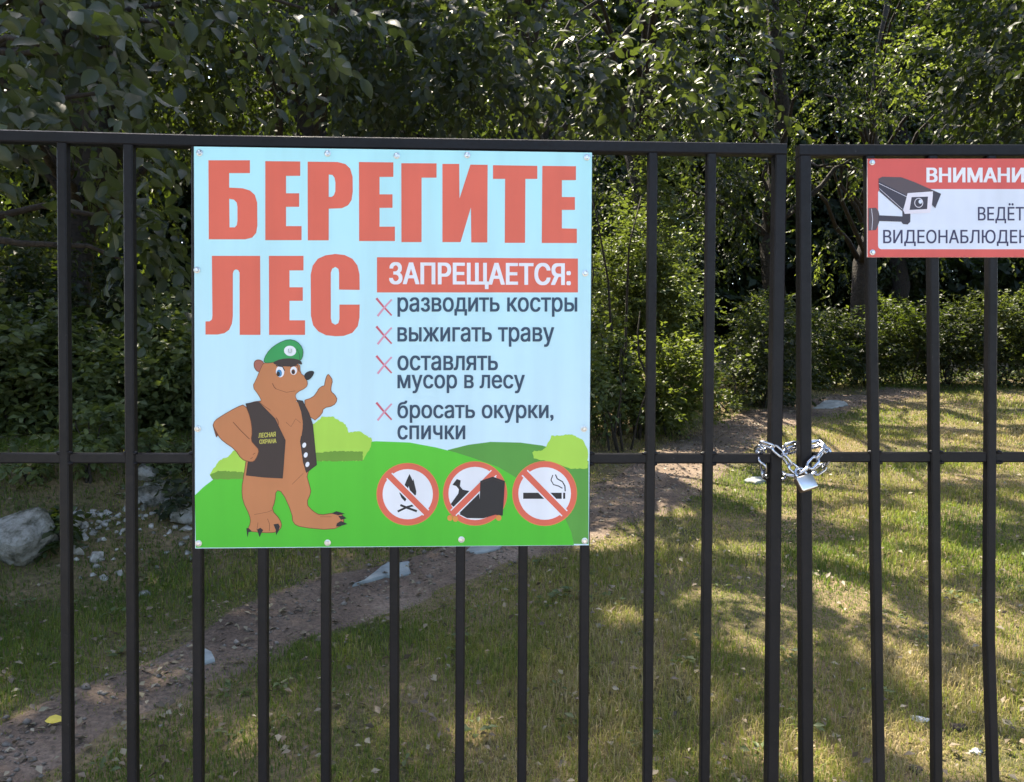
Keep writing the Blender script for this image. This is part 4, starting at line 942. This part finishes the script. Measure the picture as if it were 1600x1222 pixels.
def slab(label, pts, seed, h=.025):
    """flat stone whose outline is given where it lies on the ground"""
    q = rough_edge([tuple(gpt(*a)[:2]) for a in pts], .012, .07, seed); n_ = len(q)
    cx, cy_ = np.mean([a[0] for a in q]), np.mean([a[1] for a in q])
    V = []
    for sc, dz in ((1.0, -.03), (1.0, h * .6), (.93, h), (.45, h * 1.1)):
        for a in q:
            x, y = cx + (a[0] - cx) * sc, cy_ + (a[1] - cy_) * sc; V.append((x, y, float(gz(x, y)) + dz + .006))
    Fc = [(k_ * n_ + i, k_ * n_ + (i + 1) % n_, (k_ + 1) * n_ + (i + 1) % n_, (k_ + 1) * n_ + i) for k_ in range(3) for i in range(n_)] + [tuple(range(3 * n_, 4 * n_))]
    o = mesh_obj('flat_stone', V, Fc, m_flat); bm = bmesh.new(); bm.from_mesh(o.data); bmesh.ops.recalc_face_normals(bm, faces=bm.faces); bm.to_mesh(o.data); bm.free()
    tag(o, label, 'stone')
slab('bluish grey flat stone by the path below the middle of the sign', [(552, 922), (580, 905), (606, 885), (640, 884), (640, 900), (622, 908), (600, 906), (575, 915)], 1)
slab('pale flat stone beside the path between the two gate leaves', [(1268, 640), (1290, 628), (1320, 629), (1325, 635), (1300, 640)], 2)
slab('pale flat patch of stone in the grass left of the chain', [(1163, 755), (1175, 749), (1192, 750), (1194, 755), (1180, 758)], 3)
slab('small grey flat stone on the path under the sign\'s lower left corner', [(314, 1033), (322, 1022), (334, 1028), (332, 1040), (318, 1042)], 4)
slab('flat stone showing at the sign\'s lower edge beside the path', [(728, 866), (740, 853), (790, 850), (780, 862), (745, 870)], 5)
m_white, nt, n, l, p = new_mat('white_stone'); l.new(ramp(nt, noise_fac(nt, 30), [(0.3, (0.45, 0.45, 0.45)), (0.7, (0.66, 0.66, 0.66))]), p.inputs['Base Color']); p.inputs['Roughness'].default_value = .8
m_clod, nt, n, l, p = new_mat('dark_earth'); l.new(ramp(nt, noise_fac(nt, 60), [(0.3, (0.018, 0.014, 0.011)), (0.7, (0.06, 0.045, 0.035))]), p.inputs['Base Color']); p.inputs['Roughness'].default_value = 1
rock('stone', 'white stone in the grass beside a dark clod of earth', 'stone', None, gpt(1438, 1126), .045, .03, .018, 71, 14, 1, m_white)
rock('earth_clod', 'dark clod of earth lying right of the white stone', 'clod', None, gpt(1497, 1140), .055, .035, .022, 72, 16, 2, m_clod)
rock('earth_clod', 'dark clod of earth at the lower edge of the lawn', 'clod', None, gpt(1432, 1206), .045, .03, .02, 73, 16, 2, m_clod)
rock('stone', 'pale small stone in the grass right of the dark clod', 'stone', None, gpt(1525, 1178), .04, .025, .014, 74, 14, 1, m_white)

m_yl, nt, n, l, p = new_mat('yellow_leaf'); l.new(ramp(nt, noise_fac(nt, 40), [(0.3, (0.50, 0.36, 0.03)), (0.7, (0.62, 0.48, 0.06))]), p.inputs['Base Color']); p.inputs['Roughness'].default_value = .5
c = gpt(83, 1138, .03); V, Fs, k_ = make_leaves(np.array([[c[0] - .035, c[1], c[2]]]), np.array([[1, .15, .1]]), np.array([[0, -.5, 1.0]]), np.array([.075]), .6, True)
o = np_mesh('fallen_leaf', V, Fs, m_yl); tag(o, 'bright yellow fallen leaf on the dirt path by the leftmost bar', 'leaf')

# ------------------------------------------------------------------ lawn grass and leaf litter
def scatter(n_, y0, y1, xlim=1.0, power=1.0, seed=0):
    r = np.random.default_rng(seed)
    y = y0 + (y1 - y0) * r.random(n_) ** power; x = (r.random(n_) * 2 - 1) * (0.74 * y + 1.0) * xlim
    return x, y
m_grass, nt, n, l, p = new_mat('grass_blade')
at = n.new('ShaderNodeAttribute'); at.attribute_name = 'rnd'
col = ramp(nt, at.outputs['Fac'], [(0.0, (0.048, 0.082, 0.014)), (0.3, (0.115, 0.155, 0.026)), (0.55, (0.25, 0.225, 0.060)), (0.78, (0.40, 0.30, 0.145)), (1.0, (0.54, 0.43, 0.25))])
l.new(col, p.inputs['Base Color']); p.inputs['Roughness'].default_value = .55; p.inputs['Specular IOR Level'].default_value = .3
tr = n.new('ShaderNodeBsdfTranslucent'); l.new(ramp(nt, at.outputs['Fac'], [(0, (.16, .26, .03)), (.5, (.30, .36, .05)), (1, (.34, .27, .13))]), tr.inputs[0])
mxs = n.new('ShaderNodeMixShader'); mxs.inputs[0].default_value = .38; l.new(p.outputs[0], mxs.inputs[1]); l.new(tr.outputs[0], mxs.inputs[2])
l.new(mxs.outputs[0], [q for q in n if q.type == 'OUTPUT_MATERIAL'][0].inputs[0])
GVs, GFs, GAs = [], [], []; base = 0
for (n_, y0, y1, hh, ww, seed) in ((180000, 2.3, 4.6, .052, .0036, 1), (140000, 4.6, 7.5, .060, .0054, 2), (110000, 7.5, 11, .06, .0075, 3), (70000, 11, 15.5, .07, .0105, 4)):
    x, y = scatter(n_, y0, y1, seed=seed); r = np.random.default_rng(seed + 50)
    pd = path_dist(x, y) + .22 * snoise(x, y, 6, 40) + .16 * snoise(x, y, 2, 45); d = (x - A0[0]) * NL[0] + (y - A0[1]) * NL[1]
    keep = r.random(n_) < np.clip((pd - .35) * 1.35, .10, 1)
    keep &= r.random(n_) < (1 - .3 * sstep(1.3, 2.6, d))                       # sparse on the bank
    thin = snoise(x, y, 2.2, 41)
    keep &= r.random(n_) < np.clip(.95 - .35 * thin, .25, 1)
    x, y, pd, thin = x[keep], y[keep], pd[keep], thin[keep]; N = len(x)
    z = gz(x, y) - .003
    tuft = snoise(x, y, 1.3, 42); h = .72 * hh * r.uniform(.45, 1.4, N) * (1 + .45 * np.clip(tuft, -1, 1.8)) * np.clip(.55 + .45 * (pd - .9), .45, 1)
    a = r.uniform(0, 6.283, N); ln = r.uniform(.1, .95, N); wv = ww * r.uniform(.7, 1.3, N)
    dx, dy = np.cos(a), np.sin(a); sxv = -dy * wv / 2; syv = dx * wv / 2
    b0 = np.stack([x - sxv, y - syv, z], -1); b1 = np.stack([x + sxv, y + syv, z], -1)
    m0 = np.stack([x - sxv * .75 + dx * h * ln * .35, y - syv * .75 + dy * h * ln * .35, z + h * .62], -1); m1 = np.stack([x + sxv * .75 + dx * h * ln * .35, y + syv * .75 + dy * h * ln * .35, z + h * .62], -1)
    tp = np.stack([x + dx * h * ln, y + dy * h * ln, z + h * (1.05 - .4 * ln)], -1)
    Vg = np.stack([b0, b1, m1, m0, tp], 1).reshape(-1, 3); i5 = np.arange(N)[:, None] * 5 + base
    GVs.append(Vg); GFs.append((i5 + [[0, 1, 2, 3]], i5 + [[3, 2, 4]])); base += 5 * N
    dry = .35 + .24 * snoise(x, y, 1.1, 43) + .10 * snoise(x, y, 3.1, 44) + .18 * sstep(.2, 3.0, x) - .10 * sstep(0, -2, x) + r.normal(0, .17, N)
    GAs.append(np.repeat(np.clip(dry, 0, 1), 5))
grass = np_mesh('grass', np.concatenate(GVs), [np.concatenate([f[0] for f in GFs]), np.concatenate([f[1] for f in GFs])], m_grass, None, np.concatenate(GAs))
tag(grass, 'short patchy mown grass, green with dry straw patches', 'grass', kind='stuff')

m_grav, nt, n, l, p = new_mat('path_stone'); l.new(ramp(nt, noise_fac(nt, 12), [(0.35, (0.09, 0.07, 0.055)), (0.7, (0.24, 0.21, 0.18))]), p.inputs['Base Color']); p.inputs['Roughness'].default_value = .9
r = np.random.default_rng(301); N = 1500
k0 = r.integers(0, len(ss), N); off = r.normal(size=N) * .55
gxx = PCX[k0] + ty[k0] * off * PW[k0]; gyy = PCY[k0] - tx[k0] * off * PW[k0]; sz = r.uniform(.004, .016, N) * r.choice([1, 1, 1, 1.8], N)
octa = np.array([[1, 0, 0], [0, 1, 0], [-1, 0, 0], [0, -1, 0], [0, 0, .7], [0, 0, -.7]], float)
Vv = (octa[None] * r.uniform(.6, 1.2, (N, 6, 1))) * sz[:, None, None]; an = r.uniform(0, 6.28, N)
Vv = np.stack([Vv[..., 0] * np.cos(an)[:, None] - Vv[..., 1] * np.sin(an)[:, None], Vv[..., 0] * np.sin(an)[:, None] + Vv[..., 1] * np.cos(an)[:, None], Vv[..., 2]], -1) + np.stack([gxx, gyy, gz(gxx, gyy) + .014], -1)[:, None]
fo_ = np.array([[0, 1, 4], [1, 2, 4], [2, 3, 4], [3, 0, 4], [1, 0, 5], [2, 1, 5], [3, 2, 5], [0, 3, 5]])
tag(np_mesh('gravel', Vv.reshape(-1, 3), [(np.arange(N)[:, None, None] * 6 + fo_[None]).reshape(-1, 3)], m_grav), 'small stones strewn along the dirt path', 'gravel', kind='stuff')

r = np.random.default_rng(320); nc = 420
wx, wy = scatter(nc, 2.5, 12, seed=321); k9 = (path_dist(wx, wy) > 1.15); wx, wy = wx[k9], wy[k9]; nc = len(wx)
per = 9; N = nc * per; cx9 = np.repeat(wx, per); cy9 = np.repeat(wy, per); an = r.uniform(0, 6.28, N); rd9 = r.random(N) * .05
P = np.stack([cx9 + np.cos(an) * rd9, cy9 + np.sin(an) * rd9, 0 * an], -1); P[:, 2] = gz(P[:, 0], P[:, 1]) + r.uniform(.01, .05, N)
V, Fs, k_ = make_leaves(P, np.stack([np.cos(an), np.sin(an), r.uniform(-.1, .5, N)], -1), np.array([0, 0, 1.0]) + r.normal(size=(N, 3)) * .3, np.repeat(r.uniform(.025, .06, nc), per) * r.uniform(.6, 1.1, N), .5, False)
tag(np_mesh('weeds', V, Fs, L_UNDER, None, np.repeat(np.clip(r.normal(.55, .22, N), 0, 1), k_)), 'small broad-leaved weeds growing among the grass', 'weeds', kind='stuff')

m_lit, nt, n, l, p = new_mat('leaf_litter')
at = n.new('ShaderNodeAttribute'); at.attribute_name = 'rnd'
l.new(ramp(nt, at.outputs['Fac'], [(0, (.06, .042, .025)), (.5, (.15, .11, .07)), (.8, (.19, .165, .10)), (1, (.25, .21, .145))]), p.inputs['Base Color']); p.inputs['Roughness'].default_value = .6
x, y = scatter(7000, 2.4, 13.5, power=1.1, seed=77); r = np.random.default_rng(78)
k0 = r.integers(0, len(ss), 1600); off = r.normal(size=1600) * .6
x = np.concatenate([x, PCX[k0] + ty[k0] * off * PW[k0]]); y = np.concatenate([y, PCY[k0] - tx[k0] * off * PW[k0]])
N = len(x); hz = gz(x, y) + r.uniform(.008, .045, N); hz[-1600:] = gz(x[-1600:], y[-1600:]) + r.uniform(.014, .03, 1600)
V, Fs, k_ = make_leaves(np.stack([x, y, hz], -1), np.concatenate([r.normal(size=(N, 2)), r.normal(size=(N, 1)) * .25], 1), np.array([0, 0, 1.0]) + r.normal(size=(N, 3)) * .35, r.uniform(.018, .05, N), .6, False)
o = np_mesh('fallen_leaves', V, Fs, m_lit, None, np.repeat(r.random(N), k_)); tag(o, 'small dry leaves strewn over the lawn and path', 'leaf litter', kind='stuff')
